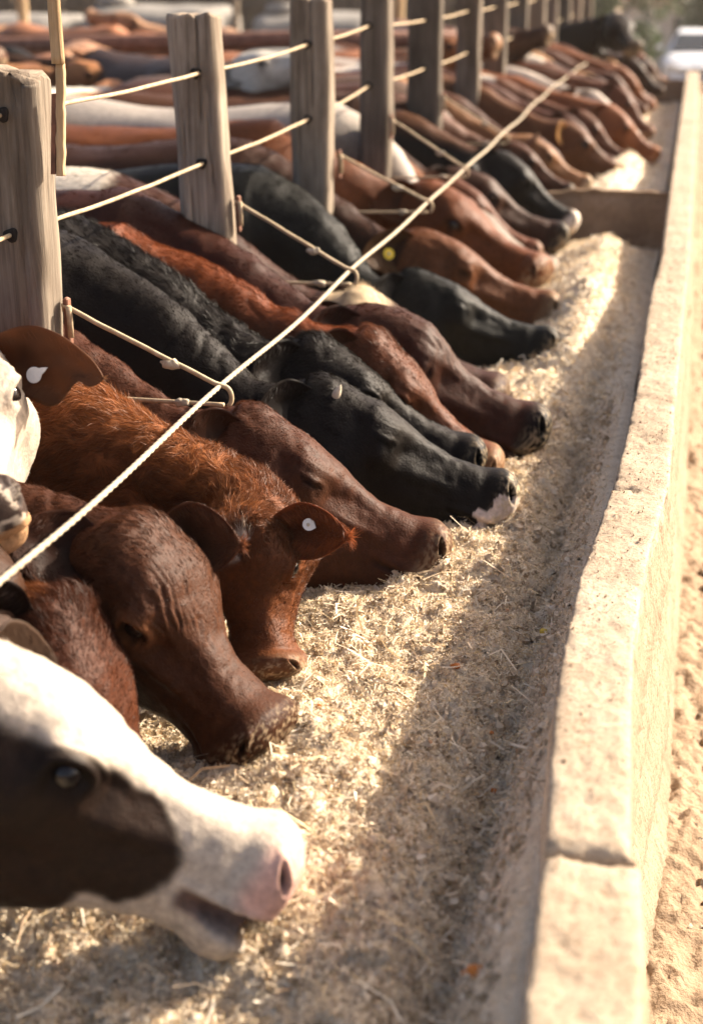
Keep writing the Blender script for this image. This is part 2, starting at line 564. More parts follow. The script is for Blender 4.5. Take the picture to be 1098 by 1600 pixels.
    rho_e = np.sqrt(((X - eX) / .0235) ** 2 + ((Z - eZ) / .0150) ** 2)
    R.eye = np.concatenate([np.where(Yl > .04, rho_e, 99), np.full((m_, nt_), 99.)])
    R.open_eye = eyes == 'open'
    R.slit = np.concatenate([np.abs(Z - eZ - 6.6 * (X - eX) ** 2 + .004) + 9 * (np.abs(X - eX) > .026), np.full((m_, nt_), 9.)])
    R.up = np.concatenate([np.broadcast_to(ct, (nh, nt_)), np.broadcast_to(ct, (m_, nt_))])
    R.seed = seed
    colr = coat(R)
    # --- assemble the body mesh
    mb = MB()
    mb.add(allv.reshape(-1, 3), [grid_faces(nr, nt_), np.arange(nt_)[None, ::-1], (np.arange(nt_) + (nr - 1) * nt_)[None, :]], colr.reshape(-1, 3))
    fursrc = [(allv, nw, colr, R, True)]
    base_c = np.median(colr[nh + nn // 3: nh + nn // 2].reshape(-1, 3), 0)
    # --- ears
    if ears is not None:
        if isinstance(ears, str):
            e = dict(back=[(-.72, .34, -.60), (.10, .92, .20)], down=[(-.35, .75, -.55), (.55, .5, .4)], out=[(-.1, .95, .05), (.9, .1, -.2)])[ears]
            specs = [dict(s=+1, dir=e[0], face=e[1]), dict(s=-1, dir=e[0], face=e[1])]
        else:
            specs = ears
        for E_ in specs:
            sg = E_['s']
            root = tow(V(-.455 * kx, sg * (.070 * head_w) * k, -.040 * k))
            if 'wdir' in E_:
                dr, fc = nz(V(*E_['wdir'])), nz(V(*E_['wface']))
            else:
                a, b = E_['dir'], E_['face']
                dr = nz(a[0] * ax + sg * a[1] * side + a[2] * up)
                fc = nz(b[0] * ax + sg * b[1] * side + b[2] * up)
            fc = nz(fc - dr * (fc @ dr))
            wd = np.cross(fc, dr)
            le, we = E_.get('len', .160) * k, E_.get('wid', .070) * k
            nu, nv = int(max(8, 30 * res)), int(max(7, 22 * res)) | 1
            U = np.linspace(0, 1, nu)[:, None]
            Vv = np.linspace(-1, 1, nv)[None, :]
            prof = (.34 + .66 * np.sin(np.clip(U / .40, 0, 1) * pi / 2)) * np.clip(1 - np.clip((U - .40) / .60, 0, 1) ** 1.9, 0, 1) ** .8 + .012
            wl = we * prof * (1 + 0 * Vv)
            if E_.get('notch'):
                sgn_n = E_['notch']
                wl = wl * (1 - .62 * np.exp(-((U - .80) / .085) ** 2) * sstep(.0, .5, Vv * sgn_n))
                wl = wl * (1 + .25 * np.exp(-((U - .62) / .13) ** 2) * sstep(.0, .5, Vv * sgn_n))
            cup = E_.get('cup', .38) * (1 - .5 * U)
            ridge = .05 * np.cos(Vv * 6) * (1 - U) * we
            p0 = root + dr * (le * U)[..., None] + wd * (wl * Vv)[..., None] - fc * ((cup * wl * (1 - Vv ** 2)) * 1.0 + ridge * .2)[..., None] \
                + fc * (E_.get('bend', .10) * le * U ** 2)[..., None]
            p0 = p0 + fc * (.004 * fbm(p0 + so, 30, 2, seed + 8))[..., None]
            inn = p0 + fc * (.0022 * k)
            out_ = p0 - fc * (.0022 * k)
            g = grid_faces(nu, nv, False)
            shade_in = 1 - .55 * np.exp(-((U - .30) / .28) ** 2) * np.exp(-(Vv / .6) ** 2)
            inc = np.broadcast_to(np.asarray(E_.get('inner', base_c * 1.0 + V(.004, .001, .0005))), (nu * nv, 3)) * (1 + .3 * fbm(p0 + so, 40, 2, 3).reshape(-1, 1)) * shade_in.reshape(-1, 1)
            outc = np.broadcast_to(np.asarray(E_.get('outer', base_c)), (nu * nv, 3)) * (1 + .2 * fbm(p0 + so, 30, 2, 4).reshape(-1, 1))
            rim = np.concatenate([np.arange(nu) * nv, (nu - 1) * nv + np.arange(1, nv), np.arange(nu - 1)[::-1][:-1] * nv + nv - 1, np.arange(nv)[::-1][:-1]])
            n0 = nu * nv
            rf = np.stack([rim, np.roll(rim, -1), np.roll(rim, -1) + n0, rim + n0], -1)
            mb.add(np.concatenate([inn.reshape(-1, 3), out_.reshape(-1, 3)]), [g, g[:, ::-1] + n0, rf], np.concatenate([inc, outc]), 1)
            E_['_pts'] = (p0, fc, dr, wd, le, we)
            if fur:
                nn_ = wnormals_open(p0, fc)
                fursrc.append((p0, nn_, inc.reshape(nu, nv, 3), None, 'in', dr, -wd))
                fursrc.append((p0[:, ::-1], -nn_[:, ::-1], outc.reshape(nu, nv, 3), None, 'out', dr, wd))
    # --- legs and tail (behind the trough, same hide)
    if legs:
        for (px, sg) in ((.10, 1), (.10, -1), (1.12, 1), (1.12, -1)):
            b0 = Bc + bd * px * length * .86 + np.cross(V(0, 0, 1), bd) * sg * .12
            rear = px > .5
            pth = np.array([[0, -.05], [.0 + .05 * rear, -.25], [.02 - .03 * rear, -.42], [.0 + .07 * rear, -.52], [.02 + .04 * rear, -.70], [0, -.80]])
            zs = b0[2] + pth[:, 1] * (b0[2]) / .83
            pts = np.stack([b0[0] + bd[0] * pth[:, 0], b0[1] + bd[1] * pth[:, 0], np.maximum(zs, .0)], -1)
            uu = np.linspace(0, 1, 14)
            pts = np.stack([np.interp(uu, np.linspace(0, 1, 6), pts[:, i]) for i in range(3)], -1)
            pts[-1, 2] = 0.0
            rad = np.interp(uu, [0, .25, .5, .62, .8, .93, 1], [.13, .10, .052, .050, .034, .045, .052])
            vv, ff = tube(pts, rad, 10)
            cc = np.broadcast_to(base_c, (len(vv), 3)).copy()
            cc[vv[:, 2] < .06] = (.02, .015, .012)
            mb.add(vv, ff, cc)
        e0 = Bc + bd * length + V(0, 0, .16)
        tl = np.array([e0 - bd * .06, e0 + bd * .03 + V(0, 0, -.03), e0 + bd * .06 + V(0, 0, -.25), e0 + bd * .05 + V(0, 0, -.55), e0 + bd * .05 + V(0, 0, -.8)])
        vv, ff = tube(tl, [.035, .03, .02, .022, .008], 8)
        mb.add(vv, ff, base_c)
    root_o = empty(name, (Bc[0], Bc[1], 0))
    tag(root_o, label, 'cow' if name != 'calf' else 'calf', group)
    by = mb
    body = by.build("body", [M_COAT, M_EAR], root_o)
    # --- eyes
    if eyes == 'open':
        for sg in (1, -1):
            i = np.argmin(((X - eX) ** 2 + (Z - eZ) ** 2) + 9 * (np.sign(y) != sg))
            pp = head.reshape(-1, 3)[i]
            n_ = nw[:nh].reshape(-1, 3)[i]
            rr = .0215 * k
            vv, ff = ball(pp - n_ * rr * .60, rr, 18 if res > .5 else 10)
            mesh_obj("eye", vv, ff, M_EYE, root_o)
    if horn:
        for sg in (horn if isinstance(horn, tuple) else (1, -1)):
            i = np.argmin(((X - .44) ** 2 + (Z + .012) ** 2) + 9 * (np.sign(y) != sg))
            pp = head.reshape(-1, 3)[i]
            dr = nz(side * sg * .6 + up * .9)
            vv, ff = tube(np.array([pp - dr * .012, pp + dr * .006, pp + dr * .016, pp + dr * .024]), [.010, .008, .005, .001], 10)
            mesh_obj("horn_bud", vv, ff, M_HORN, root_o)
    # --- tags in the ears
    for ti, tg in enumerate(tags):
        E_ = specs[tg['ear']]
        p0, fc, dr, wd, le, we = E_['_pts']
        iu, iv = int(tg['u'] * (p0.shape[0] - 1)), int((tg['v'] * .5 + .5) * (p0.shape[1] - 1))
        cpt = p0[iu, iv] + fc * .007
        n_ = 28
        a = np.linspace(0, 2 * pi, n_, endpoint=False)
        rr = tg.get('r', .013)
        lx, ly = nz(wd * tg.get('rx', 1) + dr * tg.get('ry', 0)), None
        ly = np.cross(fc, lx)
        ra = rr * (1 + tg.get('neck', 1.0) * np.exp(-(((a - pi + pi) % (2 * pi) - 0) / .24) ** 2) + tg.get('neck', 1.0) * np.exp(-((a - 2 * pi) / .24) ** 2))
        ring = cpt + (ra * np.cos(a))[:, None] * lx + (ra * np.sin(a))[:, None] * ly * .95
        ring2 = ring + fc * .0025
        vv = np.concatenate([ring, ring2])
        ff = [np.stack([np.arange(n_), (np.arange(n_) + 1) % n_, (np.arange(n_) + 1) % n_ + n_, np.arange(n_) + n_], -1), (np.arange(n_) + n_)[None], np.arange(n_)[None, ::-1]]
        mt = mesh_obj("ear_tag", vv, ff, tg.get('mat', M_TAG), root_o, smooth=False)
        if tg.get('stud', True):
            v2, f2 = ball(cpt + fc * .004, rr * .28, 10)
            mesh_obj("stud", v2, f2, M_HORN, mt)
    # --- coat of hair
    if fur:
        add_fur(root_o, fursrc, fur, furlen, shag, seed, curl, furarea)
    return root_o

def ball(c, r, n=14, sc=(1, 1, 1)):
    a = np.linspace(0, pi, n)
    b = np.linspace(0, 2 * pi, 2 * n, endpoint=False)
    v = np.stack([np.sin(a)[:, None] * np.cos(b), np.sin(a)[:, None] * np.sin(b), np.cos(a)[:, None] + 0 * b], -1)
    return (v * np.asarray(sc)).reshape(-1, 3) * r + np.asarray(c), grid_faces(n, 2 * n)

def wnormals_open(A, fc):
    n_ = nz(np.cross(np.gradient(A, axis=0), np.gradient(A, axis=1)))
    return n_ * np.sign(np.sum(n_ @ fc))

EYEPOS = V(0, 0, 1.65)

def add_fur(root, srcs, count, flen, shag, seed, curl, furarea):
    r = np.random.default_rng(900 + seed)
    allv, allc, nquads = [], [], 0
    base = 0
    F4, F3 = [], []
    # area of the main surface (weighted) decides the share of every source
    packs = []
    for sidx, sc in enumerate(srcs):
        A, Nn, Cc, R, kind = sc[:5]
        main = kind is True
        A2 = np.concatenate([A, A[:, :1]], 1) if main else A
        N2 = np.concatenate([Nn, Nn[:, :1]], 1) if main else Nn
        C2 = np.concatenate([Cc, Cc[:, :1]], 1) if main else Cc
        q00, q10, q01, q11 = A2[:-1, :-1], A2[1:, :-1], A2[:-1, 1:], A2[1:, 1:]
        area = np.linalg.norm(np.cross(q10 - q00, q01 - q00), axis=-1)
        cen = (q00 + q11) / 2
        facing = np.sum(N2[:-1, :-1] * nz(EYEPOS - cen), -1)
        wgt = area * (.12 + .88 * sstep(-.35, -.05, facing))
        if main:
            pr = R.par
            X = R.X
            dens = np.where(R.head, sstep(.055, .10, X) * .85 + .15 * sstep(.03, .05, X), 1.0)
            dens = dens * np.where(pr > .9, np.maximum(.35, 1 - (pr - .9) * 1.6), 1) * np.where(R.eye < 1.25, 0, 1) * (R.mouth < .4)
            wgt = wgt * dens[:-1, :]
            rim = np.clip(1 - np.abs(facing), 0, 1)
            wgt = wgt * (1 + .8 * rim ** 3)
        else:
            wgt = wgt * 4.0
        packs.append((A2, N2, C2, wgt, cen))
    tot = sum(p[3].sum() for p in packs)
    for (A2, N2, C2, wgt, cen), sc in zip(packs, srcs):
        kind = sc[4]
        R = sc[3]
        n = int(count * wgt.sum() / tot)
        if n < 10:
            continue
        flat = np.cumsum(wgt.ravel())
        idx = np.searchsorted(flat, r.random(n) * flat[-1])
        idx = np.clip(idx, 0, wgt.size - 1)
        i, j = idx // wgt.shape[1], idx % wgt.shape[1]
        a, b = r.random(n)[:, None], r.random(n)[:, None]
        def bil(Q):
            return Q[i, j] * (1 - a) * (1 - b) + Q[i + 1, j] * a * (1 - b) + Q[i, j + 1] * (1 - a) * b + Q[i + 1, j + 1] * a * b
        p, nn, cc = bil(A2), nz(bil(N2)), bil(C2)
        if kind is True:
            flow = nz(A2[i + 1, j] - A2[i, j])
            par = R.par[i, j % R.par.shape[1]]
            X = R.X[i, j % R.par.shape[1]]
            isH = par < 0
            ln = np.where(isH, flen * (.65 + .9 * sstep(.25, .5, X)), flen * (1.25 + .4 * shag * 2 * (1 - sstep(.9, 1.4, par))))
            upf = R.up[i, j % R.par.shape[1]]
            ln = ln * (1 + (.12 + .35 * shag) * sstep(.75, .98, upf) * np.where(isH, sstep(.33, .47, X), 1 - sstep(.8, 1.1, par)))
            ln = ln * np.where(isH & (X < .10), .55, 1)
            flow = flow * 1.0 + V(0, 0, -.35)
            # whorl on the forehead, clumping
            sw = np.stack([vnoise(p, 13, seed + 31), vnoise(p, 13, seed + 32), vnoise(p, 13, seed + 33)], -1)
            flow = flow + sw * (.30 + curl) + np.stack([vnoise(p, 60, seed + 41), vnoise(p, 60, seed + 42), vnoise(p, 60, seed + 43)], -1) * (.16 + curl * 1.2)
            lift = .11 + .50 * shag * np.where(isH, 1, 1 - .6 * sstep(.9, 1.3, par)) + .10 * r.standard_normal(n)
        else:
            dr, wd = sc[5], sc[6]
            vpos = (j / max(1, wgt.shape[1] - 1)) * 2 - 1
            flow = dr * .9 + wd * (vpos * (1.2 if kind == 'out' else 1.2))[:, None] * 1.0 * (-1 if kind == 'in' else 1) * (1 if kind == 'out' else -1) * 1.0
            edge = np.maximum(np.abs(vpos) ** 4, (i / wgt.shape[0]) ** 6)
            ln = flen * (.75 + 1.3 * edge)
            lift = .30 + .15 * r.standard_normal(n)
        flow = nz(flow - nn * np.sum(flow * nn, -1, keepdims=True))
        d = nz(flow + nn * lift[:, None] + (.09 + .22 * shag) * r.standard_normal((n, 3)))
        ln = ln * (.55 + .9 * r.random(n))
        bend = nz(flow - nn * .12 + (.10 + .3 * shag + .4 * curl) * r.standard_normal((n, 3)) + V(0, 0, -.15))
        mid = p - nn * .0012 + d * (ln * .55)[:, None]
        tip = mid + nz(d * .45 + bend * .65) * (ln * .5)[:, None]
        dist = np.linalg.norm(p - EYEPOS, axis=1)
        wid = (.00022 + .00017 * dist / 2.0) * (.8 + .5 * r.random(n))
        wv = nz(np.cross(d, r.standard_normal((n, 3))))
        p = p - nn * .002
        v5 = np.stack([p - wv * wid[:, None], p + wv * wid[:, None], mid + wv * (wid * .8)[:, None], mid - wv * (wid * .8)[:, None], tip], 1)
        jit = (.75 + .5 * r.random(n))[:, None] * (1 + .28 * vnoise(p, (55, 55, 55), seed + 51))[:, None]
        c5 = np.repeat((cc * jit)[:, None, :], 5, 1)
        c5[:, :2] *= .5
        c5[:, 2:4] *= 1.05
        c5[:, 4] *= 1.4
        o = base + np.arange(n)[:, None] * 5
        F4.append(o + np.array([[0, 1, 2, 3]]))
        F3.append(o + np.array([[3, 2, 4]]))
        allv.append(v5.reshape(-1, 3))
        allc.append(c5.reshape(-1, 3))
        base += n * 5
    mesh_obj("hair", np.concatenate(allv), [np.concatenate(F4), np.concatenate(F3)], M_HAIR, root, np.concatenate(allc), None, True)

# ------------------------------------------------------------------ coats
def coat_solid(base, muzzle=None, belly=None, ridge=None, face=None, var=.25, dark_low=.0, ring=None):
    base = V(*base)
    def f(R):
        n = fbm(R.P, 6, 3, R.seed + 60)
        n2 = fbm(R.P, 26, 2, R.seed + 61)
        c = base * (1 + var * n + .10 * n2)[..., None]
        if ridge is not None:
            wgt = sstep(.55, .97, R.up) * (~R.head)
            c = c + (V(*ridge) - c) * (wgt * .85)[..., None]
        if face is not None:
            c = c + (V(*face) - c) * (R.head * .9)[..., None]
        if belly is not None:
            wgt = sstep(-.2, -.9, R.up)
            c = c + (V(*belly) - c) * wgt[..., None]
        if ring is not None:
            wgt = (1 - sstep(1.2, 2.6, R.eye))
            c = c + (V(*ring) - c) * (wgt * .8)[..., None]
        if muzzle is not None:
            wgt = R.head * (1 - sstep(.045, .085, R.X + .012 * n2))
            c = c + (V(*muzzle) - c) * wgt[..., None]
        return finish(R, c)
    return f

def finish(R, c):
    c = c * V(.58, .46, .36) ** np.clip(1.5 - c.max(-1, keepdims=True) / .2, 0, 1)
    dk = np.exp(-R.nd ** 1.1 * .8) * R.head
    c = c * (1 - .93 * dk)[..., None]
    c = c * (1 - .6 * R.mouth)[..., None]
    ds = R.head * sstep(.075, .02, R.X) * sstep(.02, .34, fbm(R.P, (210, 210, 210), 3, R.seed + 90) + .35 * sstep(-.02, -.14, R.Z)) * (R.nd > 1.6)
    c = c + (V(.40, .31, .20) - c) * (ds * .6)[..., None]
    el = (1 - sstep(1.0, 1.35, R.eye)) if R.open_eye else np.exp(-(R.slit / .0035) ** 2) * (R.eye < 2.2)
    c = c * (1 - .8 * el)[..., None]
    return np.clip(c, .002, .9)

def coat_whiteface(R):
    n = fbm(R.P, 9, 3, 71)
    n2 = fbm(R.P, 40, 2, 72)
    white = V(.40, .345, .285)
    pink = V(.58, .34, .28)
    dark = V(.016, .009, .006)
    c = white * (1 + .06 * n)[..., None]
    nj = .020 * n + .007 * n2
    # dark patch round the eye and over the cheek, both sides
    lower = R.Z + nj < -.030 - .07 * np.clip(R.X - .30, 0, .2) * 0
    front = R.X + nj > .150 + .5 * np.clip(-.130 - R.Z, 0, .2) + 1.1 * np.clip(R.Z + .085, 0, .1)
    low = R.Z + nj > -.185
    rear = R.X + 2 * nj > .245
    patch = lower & front & (low | rear) & (np.abs(R.Y) > .02)
    neck = ~R.head
    upw = R.up + .5 * n
    nd_ = neck & (upw < .65)
    m = (R.head & patch) | nd_
    soft = m.astype(float)
    for _ in range(3):
        soft = (soft + np.roll(soft, 1, 0) + np.roll(soft, -1, 0) + np.roll(soft, 1, 1) + np.roll(soft, -1, 1)) / 5
    c = c * (1 - soft)[..., None] + dark * (1 + .5 * n)[..., None] * soft[..., None]
    ring = (1 - sstep(1.2, 2.4, R.eye)) * R.head
    c = c + (dark * .5 - c) * ring[..., None]
    pk = R.head * (1 - sstep(.052, .085, R.X + .02 * n)) * sstep(-.125, -.09, R.Z)
    c = c + (pink - c) * (pk * .85)[..., None]
    lip = R.head * R.mouth
    c = c + (V(.07, .035, .03) - c) * np.clip(lip * 1.7 - .75, 0, .9)[..., None]
    dk = np.exp(-R.nd ** 1.1) * R.head
    c = c * (1 - .9 * dk)[..., None]
    return np.clip(c, .003, .85)

def coat_blackwhite_muzzle(R):
    c = coat_solid((.012, .0105, .0095), var=.3)(R)
    n = fbm(R.P, 30, 3, 5)
    w = R.head * (R.X + .02 * n < .062) * (R.Z + .01 * n < -.040 - .25 * R.X) * 1.0
    w = np.maximum(w, R.head * (R.X + .03 * n < .075) * (R.Z < -.098) * 1.0)
    c = c + (V(.50, .42, .37) - c) * (w * (R.nd > 1.1))[..., None]
    sp = (fbm(R.P, 160, 2, 8) > .12) & R.head & (R.X < .05)
    c = c + (V(.45, .36, .24) - c) * (sp * .7 * (R.nd > 1.4))[..., None]
    return c

def coat_curly(R):
    c = coat_solid((.14, .056, .024), muzzle=(.16, .085, .05), ridge=(.26, .098, .034), var=.35)(R)
    n = fbm(R.P, 40, 3, 12)
    w = R.head * np.exp(-(((R.X - .405) / .038) ** 4)) * (np.abs(R.Y + .01 * n) < .06) * (R.Z > -.05) * sstep(-.25, .15, n)
    c = c + (V(.72, .64, .53) - c) * np.clip(w * 1.5, 0, 1)[..., None]
    return c

def coat_speckface(R):
    c = np.broadcast_to(V(.36, .31, .255), R.P.shape).copy()
    n = fbm(R.P, 12, 3, 33)
    nk = ~R.head
    c[nk] = V(.10, .04, .02)
    sp = R.head & (R.X < .075) & (fbm(R.P, 55, 2, 9) > -.12) & (R.Z > -.10)
    c[sp] = V(.05, .035, .03)
    tan = R.head & (R.X < .14) & (R.Z < -.09)
    c[tan] = V(.40, .24, .13)
    return np.clip(c * (1 + .12 * n)[..., None] * (1 - .9 * np.exp(-R.nd))[..., None], .003, .8)

def coat_patch(base, white, amount=0.0, sc=3.0):
    base, white = V(*base), V(*white)
    def f(R):
        n = fbm(R.P, sc, 2, R.seed + 80)
        w = sstep(amount - .04, amount + .04, n)
        c = base * (1 + .25 * fbm(R.P, 9, 2, R.seed))[..., None]
        return finish(R, c * (1 - w)[..., None] + white * w[..., None])
    return f

RB = (.085, .033, .017)
DRED = (.055, .018, .010)
ORG = (.15, .055, .019)
BLK = (.011, .0095, .009)
TAN = (.26, .145, .07)
WHT = (.50, .45, .38)
GRY = (.17, .155, .14)
DKB = (.032, .015, .009)


def coat_creampoll(R):
    c = coat_solid((.055, .022, .012), var=.2)(R)
    n = fbm(R.P, 14, 3, 17)
    cream = R.head * sstep(.36, .42, R.X + .03 * n)
    cream = np.maximum(cream, (~R.head) * (R.par < .12 + .05 * n) * (R.up > 0))
    c = c + (V(.40, .31, .20) - c) * cream[..., None]
    wb = (~R.head) * sstep(.96, 1.02, R.par + .04 * n)
    return c + (V(.48, .43, .36) - c) * wb[..., None]

# ------------------------------------------------------------------ the setting
M_DIRT = simple("dirt", [(0.20, 0.138, 0.085), (0.27, 0.19, 0.12), (0.33, 0.245, 0.16)], 5, 0.95, 45, 0.8, 0.02)
M_CONC = None
def concrete(name, cols, pits=True):
    m, n, b, out = new_mat(name)
    v = obj_vec(n)
    t, r = ramp_noise(n, 7, [(.3, cols[0]), (.5, cols[1]), (.72, cols[2])], vec=v, detail=8, rough=.65)
    t2, r2 = ramp_noise(n, 190, [(.30, (.50, .42, .36)), (.48, (.97, .97, .97)), (.7, (1.12, 1.1, 1.08))], vec=v, detail=4, rough=.7)
    t4, r4 = ramp_noise(n, 38, [(.30, (.72, .66, .6)), (.46, (1, 1, 1)), (.75, (1.08, 1.06, 1.03))], vec=v, detail=5, rough=.7)
    n.links.new(mul(n, mul(n, r.outputs[0], r2.outputs[0]), r4.outputs[0]), b.inputs["Base Color"])
    b.inputs["Roughness"].default_value = .95
    b.inputs["Specular IOR Level"].default_value = .15
    p = bump(n, b, t2.outputs["Fac"],   .55, .005)
    t3, _ = ramp_noise(n, 45, [(0, (0, 0, 0)), (1, (1, 1, 1))], vec=v, detail=5)
    bump(n, b, t3.outputs["Fac"], .3, .010, p)
    return m
M_CONC = concrete("worn_concrete", [(.27, .210, .150), (.355, .282, .205), (.43, .355, .27)])
M_SAND = concrete("sand_stained_concrete", [(.23, .168, .115), (.29, .218, .152), (.34, .265, .19)])
M_DUST = concrete("feed_dusted_concrete", [(.46, .37, .27), (.54, .44, .33), (.60, .50, .39)])
M_CONCD = concrete("feed_stained_concrete", [(.20, .135, .09), (.27, .19, .13), (.33, .24, .17)])

def feed_material():
    m, n, b, out = new_mat("chopped_feed")
    v = obj_vec(n)
    t, r = ramp_noise(n, 26, [(.28, (.52, .42, .30)), (.5, (.70, .59, .445)), (.72, (.80, .70, .56))], vec=v, detail=8, rough=.7)
    t2, r2 = ramp_noise(n, 170, [(.28, (.42, .35, .28)), (.44, (1, 1, 1)), (.75, (1.12, 1.1, 1.06))], vec=v, detail=4, rough=.7)
    n.links.new(mul(n, r.outputs[0], r2.outputs[0]), b.inputs["Base Color"])
    b.inputs["Roughness"].default_value = .9
    b.inputs["Specular IOR Level"].default_value = .2
    bump(n, b, t2.outputs["Fac"], 1.0, .007)
    return m
M_FEED = feed_material()

def straw_material():
    m, n, b, out = new_mat("straw")
    a = n.nodes.new("ShaderNodeAttribute")
    a.attribute_name = "coat"
    n.links.new(a.outputs["Color"], b.inputs["Base Color"])
    b.inputs["Roughness"].default_value = .6
    b.inputs["Specular IOR Level"].default_value = .3
    tr = n.nodes.new("ShaderNodeBsdfTranslucent")
    n.links.new(a.outputs["Color"], tr.inputs[0])
    mx = n.nodes.new("ShaderNodeMixShader")
    mx.inputs[0].default_value = .25
    n.links.new(b.outputs[0], mx.inputs[1])
    n.links.new(tr.outputs[0], mx.inputs[2])
    n.links.new(mx.outputs[0], out.inputs[0])
    return m
M_STRAW = straw_material()

def wood_material(name, cols):
    m, n, b, out = new_mat(name)
    v = obj_vec(n, (1, 1, .045))
    t, r = ramp_noise(n, 75, [(.25, cols[0]), (.5, cols[1]), (.75, cols[2])], vec=v, detail=7, rough=.65, dist=.6)
    v2 = obj_vec(n, (1, 1, .35))
    t2, r2 = ramp_noise(n, 9, [(.32, (.50, .46, .42)), (.55, (1, 1, 1)), (.8, (1.25, 1.2, 1.14))], vec=v2, detail=5)
    a = n.nodes.new("ShaderNodeAttribute")
    a.attribute_name = "coat"
    n.links.new(mul(n, mul(n, r.outputs[0], r2.outputs[0]), a.outputs["Color"]), b.inputs["Base Color"])
    b.inputs["Roughness"].default_value = .85
    b.inputs["Specular IOR Level"].default_value = .2
    bump(n, b, t.outputs["Fac"], .8, .006)
    return m
M_WOOD = wood_material("weathered_wood", [(.062, .047, .034), (.155, .126, .096), (.255, .215, .168)])
M_SLAT = wood_material("pale_wood", [(.28, .19, .10), (.45, .32, .18), (.58, .44, .27)])

M_ROPE = simple("pale_rope", [(.25, .20, .135), (.36, .30, .215), (.44, .38, .285)], 120, .8, 400, .5, .002)
M_WIRE = simple("dull_rod", [(.26, .19, .11), (.38, .29, .18), (.46, .36, .24)], 60, .7, 300, .4, .002)
M_STEEL = simple("rusty_steel", [(.10, .045, .028), (.17, .075, .045), (.24, .12, .08)], 25, .7, 150, .4, .003)
M_BORE_SHADE = simple("painted_bore_shade", [(.012, .009, .007), (.02, .016, .012)], 60, .9)

def ground_z(x, y):
    d = np.clip(y - 12, 0, 60)
    return -.047 * d * sstep(0, 10, d)

# one sheet to the horizon
xs = np.concatenate([[-900, -300, -120, -60], np.linspace(-30, 30, 41), [60, 120, 300, 900]])
ys = np.concatenate([[-300, -60, -15], np.linspace(-5, 75, 61), [110, 200, 400, 1200]])
gx, gy = np.meshgrid(xs, ys)
gz = ground_z(gx, gy)
ground = mesh_obj("ground", np.stack([gx, gy, gz], -1).reshape(-1, 3), grid_faces(len(ys), len(xs), False), M_DIRT)
tag(ground, kind='structure')

# lumpy loose dirt of the feed road beside the trough
ys = np.concatenate([np.linspace(1.2, 5.0, 420), np.linspace(5.0, 12.0, 260)[1:]])
xs = np.linspace(.02, 1.0, 110)
gx, gy = np.meshgrid(xs, ys)
Pg = np.stack([gx, gy, 0 * gx], -1)
gz = .012 + .030 * np.abs(fbm(Pg, (16, 9, 1), 4, 5)) + .016 * fbm(Pg, (50, 40, 1), 3, 6) + .03 * np.exp(-((gx - .08) / .06) ** 2)
fade = sstep(1.0, .8, gx) * sstep(1.2, 1.35, gy) * sstep(12, 11.5, gy)
gz = np.where(fade > 0, gz * fade + .004, .004)
road = mesh_obj("dirt_road", np.stack([gx, gy, gz], -1).reshape(-1, 3), grid_faces(len(ys), len(xs), False), M_DIRT)
tag(road, kind='structure')

# ------------------------------------------------------------------ the trough: outer wall in cast blocks, back wall, floor, dividers
WALL = [(.2, -.075, .028), (.97, -.079, .024), (1.08, -.083, .022), (1.175, -.086, .018), (1.225, -.086, .014), (1.245, -.087, .003), (1.4, -.098, -.003), (1.55, -.107, -.009), (1.73, -.109, -.015), (1.83, -.108, -.012),
        (1.945, -.107, -.010), (2.07, -.098, -.005), (2.22, -.089, .006), (2.38, -.079, .018), (2.56, -.075, .018), (3.0, -.066, .020), (3.6, -.070, .026), (4.0, -.068, .030), (4.5, -.054, .034), (6, -.06, .036), (9, -.062, .040), (13.2, -.066, .044)]
WALL = np.array(WALL)
trough = empty("feed_trough", (-.4, 1.0, 0))
tag(trough, 'long pale concrete feed trough running the length of the row of cattle', 'feed trough')

